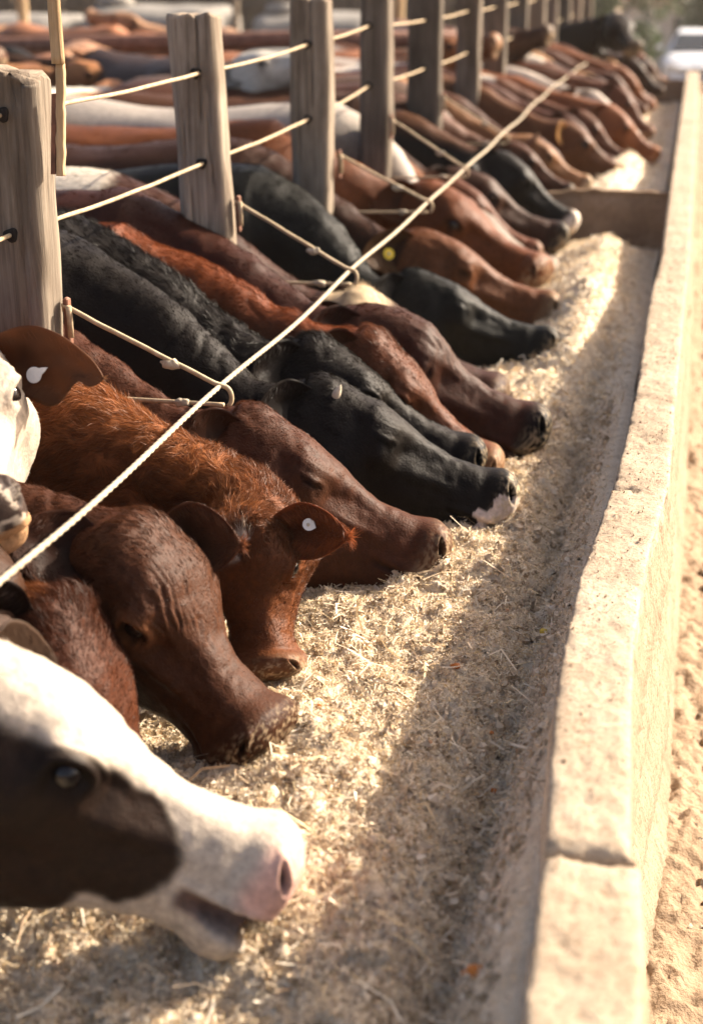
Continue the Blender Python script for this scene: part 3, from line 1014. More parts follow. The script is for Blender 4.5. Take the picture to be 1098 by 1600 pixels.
def wall_block(y0, y1, seed, sub=.012, rise=0.0):
    ny = max(8, int((y1 - y0) / sub))
    yy = np.linspace(y0, y1, ny)
    xi = np.interp(yy, WALL[:, 0], WALL[:, 1])
    xo = np.interp(yy, WALL[:, 0], WALL[:, 2])
    prof = []          # (fraction across, z, outer flag): up the inner face, over the top, down the outer face
    nt = 18
    for z in (.30, .42, .52, .60, .66, .71, .75, .78, .80, .812): prof.append((0.0, z))
    for f in np.linspace(.03, .97, nt): prof.append((f, .82))
    for z in np.concatenate([[.812, .80], np.linspace(.78, -.02, 26)]): prof.append((1.0, z))
    prof = np.array(prof)
    fr, z = prof[:, 0][None], prof[:, 1][None]
    out = (np.arange(len(prof)) >= 10 + nt)[None]
    inn = (np.arange(len(prof)) < 10)[None]
    X = xi[:, None] * (1 - fr) + xo[:, None] * fr + 0 * yy[:, None]
    Zz = z + 0 * yy[:, None]
    Y = yy[:, None] + 0 * X
    X = X - inn * np.clip(.80 - Zz, 0, 1) * .02           # inner face slopes into the trough
    X = X + out * np.clip(.80 - Zz, 0, 1) * .030           # outer face batters out to the ground
    P_ = np.stack([X, Y, Zz], -1)
    # horizontal board marks and ledges of the outer face
    led = .012 * vnoise(np.stack([0 * X, Y * .35, Zz * 26], -1), 1, seed) + .008 * sstep(.40, .36, Zz) + .012 * sstep(.16, .12, Zz)
    X = X + out * led * sstep(.80, .70, Zz)
    rough = .0028 * fbm(P_, 28, 4, seed + 1) + .0018 * vnoise(P_, 120, seed + 2) + .0016 * vnoise(P_, 260, seed + 3)
    pit = np.clip(vnoise(P_, (75, 60, 75), seed + 4) - .55, 0, 1) * .016
    top = (~inn) & (~out)
    edge = np.exp(-np.minimum(fr, 1 - fr) / .06) * (top | (Zz > .79))
    chip = np.clip(fbm(P_, (40, 26, 1), 3, seed + 5) - .02, 0, 1)
    Zz = Zz + top * (rough - pit) + rise + .004 * vnoise(np.stack([0 * X, Y, 0 * X], -1), 3, seed + 8) * (Zz > .7) - edge * (.004 + .014 * chip)
    X = X + (inn * -1.0 + out * 1.0) * (rough * 1.1 - pit * .6) + (inn * 1.0 - out * 1.0) * (Zz > .76) * (.003 + .010 * chip)
    crack = 2.335 + .012 * vnoise(np.stack([X, 0 * X, 0 * X], -1), 60, 3)
    Zz = Zz - top * .014 * np.exp(-((Y - crack) / .005) ** 2) * (fr < .5)
    e = np.minimum(Y - y0, y1 - Y)
    Zz = Zz - top * .012 * np.exp(-e / .008) * (1 + 1.2 * fbm(P_, 60, 2, seed + 9))
    nc = len(prof)
    v = np.stack([X, Y, Zz], -1).reshape(-1, 3)
    f = [grid_faces(ny, nc, False)]
    f.append(np.arange(nc)[None, ::-1])
    f.append((np.arange(nc) + (ny - 1) * nc)[None, :])
    fm = np.zeros(len(f[0]) + 2, int)
    jj = np.arange(len(f[0])) % (nc - 1)
    fm[:len(f[0])] = np.where(jj > 10 + nt + 1, 1, np.where(jj < 8, 2, 0))
    mesh_obj("wall_block", v, f, [M_CONC, M_SAND, M_DUST], trough, None, fm)

wall_block(.25, 1.228, 11, .009, .004)
wall_block(1.234, 4.6, 12, .0075)
wall_block(4.604, 8.6, 14, .03)
wall_block(8.606, 13.2, 15, .05, -.003)
v, f = rbox((-.845, 6.7, .285), (.11, 13.0, .57), .015)
mesh_obj("back_wall", v, f, M_CONC, trough, smooth=False)
v, f = rbox((-.45, 6.7, .20), (.72, 12.9, .24), .01)
mesh_obj("trough_floor", v, f, M_CONCD, trough, smooth=False)
for yd, th_, zt_ in ((6.13, .055, .785), (12.55, .06, .79)):
    nx, nz_ = 40, 16
    xx = np.linspace(-.80, -.045, nx)
    mb = MB()
    zt2 = zt_ - .055 * sstep(-.40, -.78, xx) + .006 * vnoise(np.stack([xx, 0 * xx, 0 * xx], -1), 22, 3)
    zz = np.linspace(0, 1, nz_)
    for sgy in (-1, 1):
        Zg = .25 + (zt2[None, :] - .25) * zz[:, None]
        Xg = xx[None, :] + 0 * Zg
        Yg = yd + sgy * (th_ / 2 - .010 * sstep(.9, 1, zz)[:, None]) + .004 * fbm(np.stack([Xg, Zg, 0 * Zg], -1), 18, 3, 4)
        mb.add(np.stack([Xg, Yg, Zg], -1).reshape(-1, 3), grid_faces(nz_, nx, False)[:, ::sgy])
    a = np.arange(nx - 1) + (nz_ - 1) * nx
    o = nz_ * nx
    mb.add(np.zeros((0, 3)), [])
    mb.f.append(np.stack([a, a + 1, a + 1 + o, a + o], -1))
    mb.m.append(0)
    mb.build("divider", M_CONCD if False else concrete("divider_concrete", [(.19, .125, .085), (.26, .18, .12), (.34, .25, .18)]), trough, colors=False)

# ------------------------------------------------------------------ feed
MUZZLES = [(-.46, 1.66), (-.56, 1.84), (-.34, 2.40), (-.24, 2.67), (-.30, 2.89), (-.22, 3.10), (-.28, 3.93), (-.31, 4.32), (-.40, 5.58), (-.38, 5.86), (-.41, 6.9), (-.26, 7.24)]
def feed_h(x, y):
    """height of the feed surface"""
    h = .580 + .030 * np.exp(-((x + .40) / .13) ** 2) - .050 * sstep(-.27, -.15, x) * sstep(6.2, 3.0, y)
    h = h + .025 * np.exp(-((x + .60) / .12) ** 2) * sstep(2.2, 1.4, y)
    h = h + .115 * np.exp(-((x + .25) / .13) ** 2) * sstep(3.3, 4.5, y) * sstep(6.05, 5.3, y)      # heap before the divider
    h = h - .05 * sstep(5.3, 6.0, y) * sstep(6.4, 6.1, y)
    h = h + sstep(6.1, 6.3, y) * (.045 + .09 * np.exp(-((x + .30) / .12) ** 2) * np.exp(-((y - 7.6) / .9) ** 2))
    h = h - .03 * sstep(8.5, 10, y)
    h = h + .02 * sstep(-.19, -.15, x)
    h = h + sstep(-.20, -.09, x) * .16 * sstep(5.5, 2.6, y)
    h = h + .038 * np.exp(-((x + .23) / .10) ** 2) * sstep(5.4, 4.2, y)
    h = h - .055 * sstep(-.22, -.42, x) * sstep(1.42, 1.18, y)
    P_ = np.stack([x, y, 0 * x], -1)
    for (mx, my) in MUZZLES:                       # pushed up round the muzzles, hollowed where they eat
        d2 = (x - mx) ** 2 + (y - my) ** 2
        h = h + .030 * np.exp(-d2 / .0090) - .022 * np.exp(-d2 / .0016)
    nw_ = 1 - .8 * sstep(-.17, -.12, x)
    h = h + .016 * fbm(P_, (6, 4.5, 1), 3, 21) + nw_ * .015 * fbm(P_, (19, 15, 1), 3, 22)
    h = h + .012 * np.abs(vnoise(P_, (38, 32, 1), 23)) * sstep(-.10, -.22, x)
    return h

def feed_patch(y0, y1, sy, sx):
    yy = np.arange(y0, y1 + sy * .5, sy)
    xx = np.arange(-.80, -.075, sx)
    X, Y = np.meshgrid(xx, yy)
    Zf = feed_h(X, Y)
    P_ = np.stack([X, Y, 0 * X], -1)
    far = sstep(-.09, -.20, X)
    Zf = Zf + far * (.008 * fbm(P_, 60, 3, 24) + .0045 * vnoise(P_, 150, 25) + .0030 * vnoise(P_, 300, 26))
    return X, Y, Zf
mbf = MB()
for (y0, y1, sy, sx) in ((.45, 3.4, .0046, .0046), (3.4, 6.104, .010, .008), (6.156, 12.5, .03, .014)):
    X, Y, Zf = feed_patch(y0, y1, sy, sx)
    mbf.add(np.stack([X, Y, Zf], -1).reshape(-1, 3), grid_faces(X.shape[0], X.shape[1], False))
feed = mbf.build("feed", M_FEED, colors=False)
tag(feed, 'pale chopped silage and meal heaped along the trough', 'feed', kind='stuff')

def scatter_straw(n, y0, y1, lmin, lmax, wid, seed, lift=.25, power=1.0):
    r = np.random.default_rng(seed)
    y = y0 + (y1 - y0) * r.random(n) ** power
    x = -.74 + .640 * r.random(n) ** .95
    keep = r.random(n) > .75 * sstep(-.17, -.12, x)
    x = np.where(keep, x, -.74 + .5 * r.random(n))
    z = feed_h(x, y) + .003 + .006 * r.random(n)
    a = r.random(n) * 2 * pi
    el = lift * r.standard_normal(n)
    L = lmin + (lmax - lmin) * r.random(n) ** 2.2
    d = np.stack([np.cos(a) * np.cos(el), np.sin(a) * np.cos(el), np.sin(el)], -1)
    w = nz(np.cross(d, nz(V(0, 0, 1) + .7 * r.standard_normal((n, 3))))) * (wid * (.5 + r.random(n)))[:, None]
    c = np.stack([x, y, z + np.abs(np.sin(el)) * L * .35], -1)
    bend = .18 * L[:, None] * r.standard_normal((n, 1)) * nz(w) + V(0, 0, 1) * (.08 * L * r.standard_normal(n))[:, None]
    v = np.stack([c - d * (L / 2)[:, None] - w, c - d * (L / 2)[:, None] + w, c + bend + w, c + bend - w, c + d * (L / 2)[:, None] + w * .8, c + d * (L / 2)[:, None] - w * .8], 1)
    o = np.arange(n)[:, None] * 6
    f = np.concatenate([o + np.array([[0, 1, 2, 3]]), o + np.array([[3, 2, 4, 5]])])
    pal = np.array([(.68, .56, .40), (.78, .66, .49), (.58, .45, .29), (.70, .54, .31), (.82, .73, .58), (.42, .30, .19), (.68, .57, .42)])
    col = pal[r.integers(0, len(pal), n)] * (.75 + .5 * r.random(n))[:, None]
    return v.reshape(-1, 3), f, np.repeat(col, 6, 0)
mbs = MB()
for args in ((150000, .75, 3.2, .002, .008, .0007, 1, .6), (16000, .75, 3.4, .008, .022, .0006, 2, .35), (700, .75, 3.4, .025, .065, .0008, 3, .22), (900, .8, 3.6, .025, .085, .0014, 8, .28),
             (22000, 3.2, 6.08, .006, .028, .0018, 4, .45), (9000, 6.2, 12.4, .01, .035, .0025, 5, .4)):
    v, f, c = scatter_straw(*args)
    mbs.add(v, f, c)
straw = mbs.build("straw", M_STRAW, smooth=False)
tag(straw, 'loose pale straw and chopped stalks lying over the feed', 'straw', kind='stuff')

# lumps of crumbly meal
def crumbs(n, seed):
    r = np.random.default_rng(seed)
    base, f0 = ball((0, 0, 0), 1, 4)
    nv = len(base)
    y = .8 + 2.6 * r.random(n)
    x = -.74 + .62 * r.random(n)
    z = feed_h(x, y) + .001
    s = .0022 + .0062 * r.random(n) ** 3
    v = base[None] * (1 + .5 * r.standard_normal((n, nv, 1)).clip(-1, 1)) * (s[:, None] * (.6 + .8 * r.random((n, 3))))[:, None, :] + np.stack([x, y, z], -1)[:, None]
    f = (f0[None] + np.arange(n)[:, None, None] * nv).reshape(-1, 4)
    pal = np.array([(.62, .50, .36), (.72, .60, .45), (.46, .35, .23), (.78, .67, .52)])
    c = pal[r.integers(0, 4, n)] * (.8 + .4 * r.random(n))[:, None]
    return v.reshape(-1, 3), f, np.repeat(c, nv, 0)
v, f, c = crumbs(16000, 5)
cr = mesh_obj("meal_crumbs", v, f, M_STRAW, None, c, None, False)
tag(cr, 'crumbs of meal and husk strewn over the feed', 'meal', kind='stuff')

M_ORANGE = simple("orange_peel", [(.42, .12, .02), (.55, .19, .03)], 60, .6, 200, .4, .002)
M_YELLOW = simple("yellow_peel", [(.50, .34, .04), (.60, .44, .08)], 60, .6, 200, .4, .002)
def chunk(x, y, r_, mat, name, label, seed, group):
    v, f = ball((0, 0, 0), r_, 10, (1, .8, .55))
    v = v * (1 + .35 * fbm(v / r_ + seed * 3.1, 1.1, 2, seed))[:, None] + V(x, y, feed_h(V(x), V(y))[0] + r_ * .45)
    tag(mesh_obj(name, v, f, mat), label, 'feed scrap', group)
OG = 'orange scraps in the feed'
for i, (x, y, r_) in enumerate(((-.286, 1.955, .0085), (-.148, 1.241, .011), (-.213, 1.83, .005), (-.19, 1.705, .006), (-.289, 1.744, .005), (-.245, 1.727, .004), (-.24, 2.223, .005), (-.46, 1.80, .008), (-.165, 1.28, .007))):
    chunk(x, y, r_, M_ORANGE, "orange_scrap", 'small orange scrap of fruit peel lying in the chopped feed', 30 + i, OG)
chunk(-.165, 2.150, .012, M_YELLOW, "yellow_scrap", 'yellow scrap of peel lying in the feed by the trough wall', 50, None)

# ------------------------------------------------------------------ fence posts
def post(label, x0, x1, y, th, z1, lean=0.0, seed=0, holes=(), dark=1.0, cracks=(), slope=0.0):
    w = x1 - x0
    xc = (x0 + x1) / 2
    root = empty("fence_post", (xc, y + th / 2, 0))
    tag(root, label, 'fence post', 'wooden posts of the feed fence')
    nzv = 110
    zz = np.concatenate([np.linspace(-.05, .8, 20), np.linspace(.8, z1, nzv - 20)[1:]])
    na, nb = 22, 8
    pr = []
    b = .018
    for t in np.linspace(0, 1, na): pr.append((-w / 2 + b + (w - 2 * b) * t, 0))
    for a in np.linspace(-pi / 2, 0, 5)[1:-1]: pr.append((w / 2 - b + b * cos(a), b + b * sin(a)))
    for t in np.linspace(0, 1, nb): pr.append((w / 2, b + (th - 2 * b) * t))
    for t in np.linspace(0, 1, 8): pr.append((w / 2 - b - (w - 2 * b) * t, th))
    for t in np.linspace(0, 1, nb): pr.append((-w / 2, th - b - (th - 2 * b) * t))
    pr = np.array(pr)
    npv = len(pr)
    X = pr[None, :, 0] + 0 * zz[:, None]
    Y = pr[None, :, 1] + 0 * zz[:, None]
    Zg = zz[:, None] + 0 * X
    P_ = np.stack([X + xc, Y + y, Zg], -1)
    d = .009 * fbm(P_, (4, 4, 3), 3, seed) + .0034 * fbm(P_, (55, 55, 2.2), 3, seed + 1)
    cen = np.stack([X, Y - th / 2], -1)
    nn_ = nz(cen / V(w, th))
    dep = 0
    for (cx, wd, z0_, z1_, dp) in cracks:
        cc = cx + .006 * vnoise(np.stack([0 * X, 0 * X, Zg], -1), 7, seed + 4)
        dep = dep + dp * np.exp(-((X - cc) / wd) ** 2) * sstep(z0_, z0_ + .05, Zg) * sstep(z1_ + .02, z1_ - .03, Zg) * (Y < th * .5)
    X = X + nn_[..., 0] * d + (Zg - 1.2) * lean + xc
    Y = Y + nn_[..., 1] * d * .7 + dep + y
    topw = sstep(z1 - .02, z1, Zg)
    Zg = Zg + topw * (.010 * fbm(P_, (40, 40, 1), 2, seed + 6) + slope * pr[None, :, 0])
    mb = MB()
    v = np.stack([X, Y, Zg], -1).reshape(-1, 3)
    mb.add(v, [grid_faces(len(zz), npv)], V(dark, dark, dark))
    # weathered end grain: inset rings to a centre
    ring = v[-npv:]
    c0 = ring.mean(0)
    R_ = np.concatenate([ring, c0 + (ring - c0) * .96 + V(0, 0, .006), c0 + (ring - c0) * .5 + V(0, 0, .007), c0 + (ring - c0) * .02 + V(0, 0, .004)])
    R_[npv:, 2] += .004 * vnoise(R_[npv:], 70, seed + 9)
    mb.add(R_, [grid_faces(4, npv)], V(1.1, 1.05, 1) * dark)
    mb.build("timber", M_WOOD, root)
    for (hx, hz, hr) in holes:
        a = np.linspace(0, 2 * pi, 18, endpoint=False)
        rr = hr * (1 + .15 * np.sin(3 * a + seed))
        o = V(hx + (hz - 1.2) * lean, y - .0015, hz)
        rg = np.stack([np.cos(a), 0 * a, np.sin(a)], -1)
        o = o + V(0, -.0045, 0)
        v = np.concatenate([o + rg * rr[:, None] * .95 + V(0, .006, 0), o + rg * rr[:, None] * .93, o + rg * rr[:, None] * .5 + V(0, .0004, 0), o + rg * .0005 + V(0, .0006, 0)])
        mesh_obj("bore_shade_disc", v, grid_faces(4, 18), M_BORE_SHADE, root)  # dark disc on the face, its colour painting the shade inside a bored hole
    return root

WX, UZ, LZ = -1.09, 1.430, 1.235
up_pts = [(1.0, 1.43), (2.25, 1.428), (3.23, 1.428), (4.2, 1.445), (5.02, 1.467), (6.1, 1.45), (7.25, 1.455), (8.25, 1.45), (9.3, 1.45), (10.4, 1.45), (14, 1.45)]
lo_pts = [(1.0, 1.235), (2.25, 1.233), (3.23, 1.228), (4.2, 1.237), (5.02, 1.272), (6.1, 1.26), (7.25, 1.262), (8.25, 1.26), (9.3, 1.26), (10.4, 1.26), (14, 1.26)]
uz = lambda yy: np.interp(yy, *np.array(up_pts).T)
lz = lambda yy: np.interp(yy, *np.array(lo_pts).T)
posts = [
    ('thick grey wooden post nearest the camera with a cracked rounded top', -1.215, -1.038, 2.20, .085, 1.492, .012, 1.1, ((.052, .004, .9, 1.5, .018), (.066, .0025, .7, 1.5, .014), (-.035, .0018, .9, 1.40, .006))),
    ('grey squared wooden post second from the camera with a flat sawn top', -1.157, -1.037, 3.20, .075, 1.545, -.035, 1.55, ((.012, .0022, 1.30, 1.57, .010), (.03, .0022, 1.12, 1.38, .008), (-.03, .0016, .9, 1.35, .006))),
    ('grey wooden post third from the camera with a ragged top edge', -1.148, -1.030, 4.17, .085, 1.560, .0, 1.25, ((.01, .0025, 1.25, 1.58, .010), (-.028, .002, 1.1, 1.4, .007))),
    ('narrow grey post beside the grey cow', -1.125, -1.022, 5.00, .10, 1.72, .0, .8, ()),
    ('dark broad post behind the black shouldered cow', -1.165, -1.025, 6.08, .09, 1.72, .0, .55, ()),
    ('grey post with pale edge just right of the dark broad post', -1.150, -1.030, 7.25, .10, 1.70, .0, .85, ()),
    ('brown post halfway along the fence above the brown backs', -1.160, -1.030, 8.25, .10, 1.75, .0, .6, ()),
    ('slim dark post in the blurred part of the fence', -1.150, -1.030, 9.30, .10, 1.78, .0, .6, ()),
    ('slim pale post in the blurred part of the fence', -1.150, -1.030, 10.35, .10, 1.80, .0, .9, ()),
    ('far pale post above the far brown necks', -1.150, -1.030, 11.3, .10, 1.80, .0, .9, ()),
    ('far post near the raised dark head', -1.150, -1.030, 12.4, .10, 1.82, .0, .8, ()),
    ('last pale post beside the raised dark head', -1.150, -1.030, 13.6, .10, 1.85, .0, .9, ()),
    ('farthest post at the end of the fence', -1.150, -1.030, 15.0, .10, 1.85, .0, .9, ()),
]
for i, (lab, x0, x1, y, th_, z1, lean, dk, cr_) in enumerate(posts):
    post(lab, x0, x1, y, th_, z1, lean, 200 + i, [(WX, uz(y), .0125), (WX, lz(y), .0125)], dk, cr_, slope=-.15 if i == 0 else 0)

# a slat nailed upright on the near post and the steel strap under it
sl = empty("upright_slat", (-.99, 2.22, 1.3))
tag(sl, 'thin pale wooden slat standing upright against the near post', 'wooden slat')
def slab(c0, c1, w, th_, dirx=(1, 0, 0)):
    v = []
    for p in (c0, c1):
        for a, b in ((-1, -1), (1, -1), (1, 1), (-1, 1)):
            v.append(V(*p) + V(a * w / 2, b * th_ / 2, 0))
    return np.array(v), [grid_faces(2, 4), np.array([[3, 2, 1, 0]]), np.array([[4, 5, 6, 7]])]
def roughslab(name, c0, c1, w, th_, mat, seed):
    n = 60
    rings = []
    for t in np.linspace(0, 1, n):
        c = V(*c0) * (1 - t) + V(*c1) * t
        ww = w * (1 + .10 * vnoise(V(0, 0, t * 14)[None], 1, seed)[0])
        o = .0008 * vnoise(V(0, 5, t * 9)[None], 1, seed)[0]
        for a, b in ((-1, -.7), (-.8, -1), (.8, -1), (1, -.7), (1, .7), (.8, 1), (-.8, 1), (-1, .7)):
            rings.append(c + V(a * ww / 2 + o, b * th_ / 2, 0))
    v = np.array(rings)
    return mesh_obj(name, v, [grid_faces(n, 8), np.arange(8)[None, ::-1], (np.arange(8) + (n - 1) * 8)[None]], mat, sl, np.ones((len(v), 3)))
roughslab("slat_board", (-.991, 2.215, 1.507), (-.985, 2.215, 2.25), .0185, .014, M_SLAT, 3)
roughslab("slat_foot", (-1.003, 2.222, 1.330), (-.990, 2.222, 1.5068), .0135, .012, M_SLAT, 4)
v, f = slab((-1.0155, 2.2235, 1.332), (-1.004, 2.2235, 1.46), .008, .010)
mesh_obj("steel_strap", v, f, M_STEEL, sl, smooth=False)

# ------------------------------------------------------------------ wires, neck cable, brackets
def wire(pts, label, rad=.0041):
    yy = np.concatenate([np.linspace(a, b, 24)[:-1] for a, b in zip([p[0] for p in pts[:-1]], [p[0] for p in pts[1:]])] + [[pts[-1][0]]])
    zz = np.interp(yy, *np.array(pts).T)
    k = np.searchsorted([p[0] for p in pts], yy, 'right') - 1
    k = np.clip(k, 0, len(pts) - 2)
    a, b = np.array([p[0] for p in pts])[k], np.array([p[0] for p in pts])[k + 1]
    zz = zz - .006 * np.sin(pi * (yy - a) / (b - a))
    P_ = np.stack([WX + 0 * yy, yy, zz], -1)
    P_ = P_ + .0009 * np.stack([vnoise(P_, 9, 1), 0 * yy, vnoise(P_, 9, 2)], -1)
    v, f = tube(P_, rad, 8)
    tag(mesh_obj("fence_wire", v, f, M_WIRE), label, 'fence wire', 'wires threaded through the posts')
wire(up_pts, 'upper pale wire threaded through the fence posts')
wire(lo_pts, 'lower pale wire threaded through the fence posts')

yy = np.linspace(.6, 13.5, 2400)
zz = .976 + .006 * np.sin((yy - 2.25) / .98 * pi) ** 2 * -1 + np.interp(yy, [.6, 2.25, 3.2, 4.66, 6.2, 8, 10.8, 13.5], [0, 0, .008, .02, .035, .065, .05, .02])
v, f = tube(np.stack([-.75 + .003 * np.sin(yy * 5), yy, zz], -1), .0043, 10, 420, 2, .17)
tag(mesh_obj("neck_cable", v, f, M_ROPE), 'long twisted pale cable stretched diagonally over the necks of the cattle', 'cable')

def bracket(label, y, tipz, pz, px=-1.018, low=None):
    root = empty("cable_bracket", (px, y, pz))
    tag(root, label, 'cable bracket', 'rod brackets holding the neck cable')
    tip = V(-.748, y, tipz - .002)
    p0 = V(px, y, pz)
    n = 30
    t = np.linspace(0, 1, n)[:, None]
    arm = p0 * (1 - t) + (tip + V(-.012, 0, .010)) * t
    hook = [tip + V(.004 + .012 * sin(a), 0.004, -.008 - .018 * (1 - cos(a)) + .012) for a in np.linspace(.2, 2.6, 9)]
    arm = np.concatenate([[p0 + V(0, .004, -.012)], arm, hook])
    arm = arm + .0015 * np.stack([vnoise(arm, 25, 1), vnoise(arm, 25, 2), vnoise(arm, 25, 3)], -1)
    v, f = tube(arm, .0043, 8)
    mesh_obj("rod_arm", v, f, M_WIRE, root)
    e = tip + V(-.0, .008, -.030)
    lowp = V(px, y + .06, low if low else tipz - .05)
    t = np.linspace(0, 1, 20)[:, None]
    v, f = tube(np.concatenate([e * (1 - t) + lowp * t]), .0040, 8)
    mesh_obj("rod_brace", v, f, M_WIRE, root)
    # tied knots
    for (c, s) in ((p0 * .32 + tip * .68 + V(0, 0, -.003), .011), (tip * .72 + lowp * .28 + V(0, 0, -.02), .010)):
        v, f = ball(c, s, 12, (1.5, .8, .8))
        v = c + (v - c) * (1 + .5 * fbm(v, 130, 2, 3))[:, None]
        mesh_obj("knot", v, f, M_ROPE, root)
    v, f = rbox(p0 + V(.004, .006, -.03), (.010, .016, .085), .003)
    mesh_obj("mount_plate", v, f, M_STEEL, root, smooth=False)
    v, f = tube(np.array([p0 + V(.012, -.006, .0), p0 + V(.013, -.006, -.02), p0 + V(.013, -.006, -.055)]), .0055, 8)
    mesh_obj("pin", v, f, M_WIRE, root)
bracket('rod bracket on the cracked near post, its hook on the cable by the chestnut cow', 2.253, .974, 1.105, -1.03)
bracket('rod bracket on the flat topped second post over the black neck', 3.229, .986, 1.139, -1.022)
bracket('rod bracket on the ragged topped third post', 4.25, .996, 1.128, -1.022)
bracket('rod bracket on the narrow post beside the grey cow', 4.98, 1.004, 1.165, -1.012)
bracket('rod bracket on the dark broad post', 6.10, .995, 1.15, -1.018)

# ------------------------------------------------------------------ the pen behind: rusty rail and its uprights
rail = empty("pipe_rail", (-6, 9.6, 0))
tag(rail, 'rusty horizontal pipe rail crossing the pen behind the cattle', 'pipe rail')
v, f = tube(np.array([[-14, 9.65, 1.10], [-8, 9.6, 1.12], [-5, 9.55, 1.135], [-2.6, 9.5, 1.21], [-1.2, 9.5, 1.22]]), .055, 12)
mesh_obj("pipe", v, f, M_STEEL, rail)
for x in (-9.5, -6.5, -2.55):
    v, f = tube(np.array([[x, 9.6, -.05], [x, 9.6, 1.12]]), .045, 10)
    mesh_obj("pipe_leg", v, f, M_STEEL, rail)

# thin upright poles farther back
for i, (x, y, z, lab) in enumerate(((-6.6, 14.0, 1.55, 'pale thin wooden pole standing at the far left behind the rusty rail'),
                                    (-3.05, 15.5, 1.52, 'short pale wooden pole between the second and third posts far back'),
                                    (-6.4, 20.5, 2.4, 'dark pole beside the grey tank far back'),)):
    p = empty("wooden_pole", (x, y, 0))
    tag(p, lab, 'pole')
    h = np.linspace(0, z, 20)
    v, f = tube(np.stack([x + .01 * np.sin(h * 3 + i), y + 0 * h, h], -1), .055 + .006 * np.sin(h * 5), 10)
    mesh_obj("shaft", v, f, M_SLAT if i < 2 else M_WOOD, p, np.ones((len(v), 3)))

# grey concrete water tanks
M_TANK = simple("grey_tank", [(.15, .135, .12), (.20, .185, .165), (.25, .23, .20)], 3, .9, 30, .4, .01)
def tank(label, x0, x1, y, z1, seed):
    root = empty("water_tank", ((x0 + x1) / 2, y, 0))
    tag(root, label, 'water tank', 'grey tanks at the back of the pen')
    n, m_ = 40, 24
    xx = np.linspace(x0, x1, n)
    a = np.linspace(0, 2 * pi, m_, endpoint=False)
    e = np.clip(np.minimum(xx - x0, x1 - xx) / .35, 0, 1)
    k = np.sqrt(1 - (1 - e) ** 2) * .98 + .02
    Y = y + 1.0 * k[:, None] * np.sign(np.cos(a)) * np.abs(np.cos(a)) ** .6
    Zg = z1 / 2 + (z1 / 2 * (.75 + .25 * k))[:, None] * np.sign(np.sin(a)) * np.abs(np.sin(a)) ** .55
    X = xx[:, None] + 0 * Y
    P_ = np.stack([X, Y, Zg], -1)
    Zg = Zg + .05 * fbm(P_, 1.3, 3, seed) * (Zg > .3)
    mesh_obj("tank_shell", np.stack([X, Y, Zg], -1).reshape(-1, 3), [grid_faces(n, m_), np.arange(m_)[None], (np.arange(m_) + (n - 1) * m_)[None, ::-1]], M_TANK, root)
    v, f = tube(np.array([[x0 + .5, y - .3, z1 - .02], [x0 + .5, y - .3, z1 + .14]]), [.3, .26], 16)
    mesh_obj("hatch", v, f, M_TANK, root)
    v, f = rbox(((x0 + x1) / 2, y, .04), (x1 - x0 - .4, 1.5, .12), .02)
    mesh_obj("plinth", v, f, M_CONCD, root, smooth=False)
tank('long grey tank at the far left back of the pen', -14.5, -9.35, 22.0, .98, 1)
tank('pale topped grey tank behind the second post', -9.2, -6.9, 22.0, 1.12, 2)
tank('grey tank behind the third post', -6.7, -4.6, 22.6, 1.0, 3)

# brown board wall across the back of the yard
M_BOARD = wood_material("brown_boards", [(.05, .036, .026), (.10, .075, .055), (.15, .115, .085)])
bw = empty("board_fence", (-12, 30, 0))
tag(bw, 'dull brown board fence across the back of the yard', 'board fence')
mb = MB()
x = -32.0
i = 0
while x < -3.4:
    w_ = .28 + .05 * sin(i * 2.3)
    zb_ = float(ground_z(V(x), V(30.0))[0])
    v, f = rbox((x + w_ / 2, 30 + .02 * sin(i * 1.7), zb_ + 1.4), (w_ - .02, .05, 2.8 + .1 * sin(i * 3.1)), .01)
    mb.add(v, f, V(1, 1, 1) * (.8 + .35 * abs(sin(i * 4.7))))
    x += w_
    i += 1
mb.build("boards", M_BOARD, bw, smooth=False)
v, f = rbox((-17.7, 29.93, .9), (28.6, .06, .14), .01)
mesh_obj("cross_rail", v, f, M_BOARD, bw, np.ones((len(v), 3)), smooth=False)

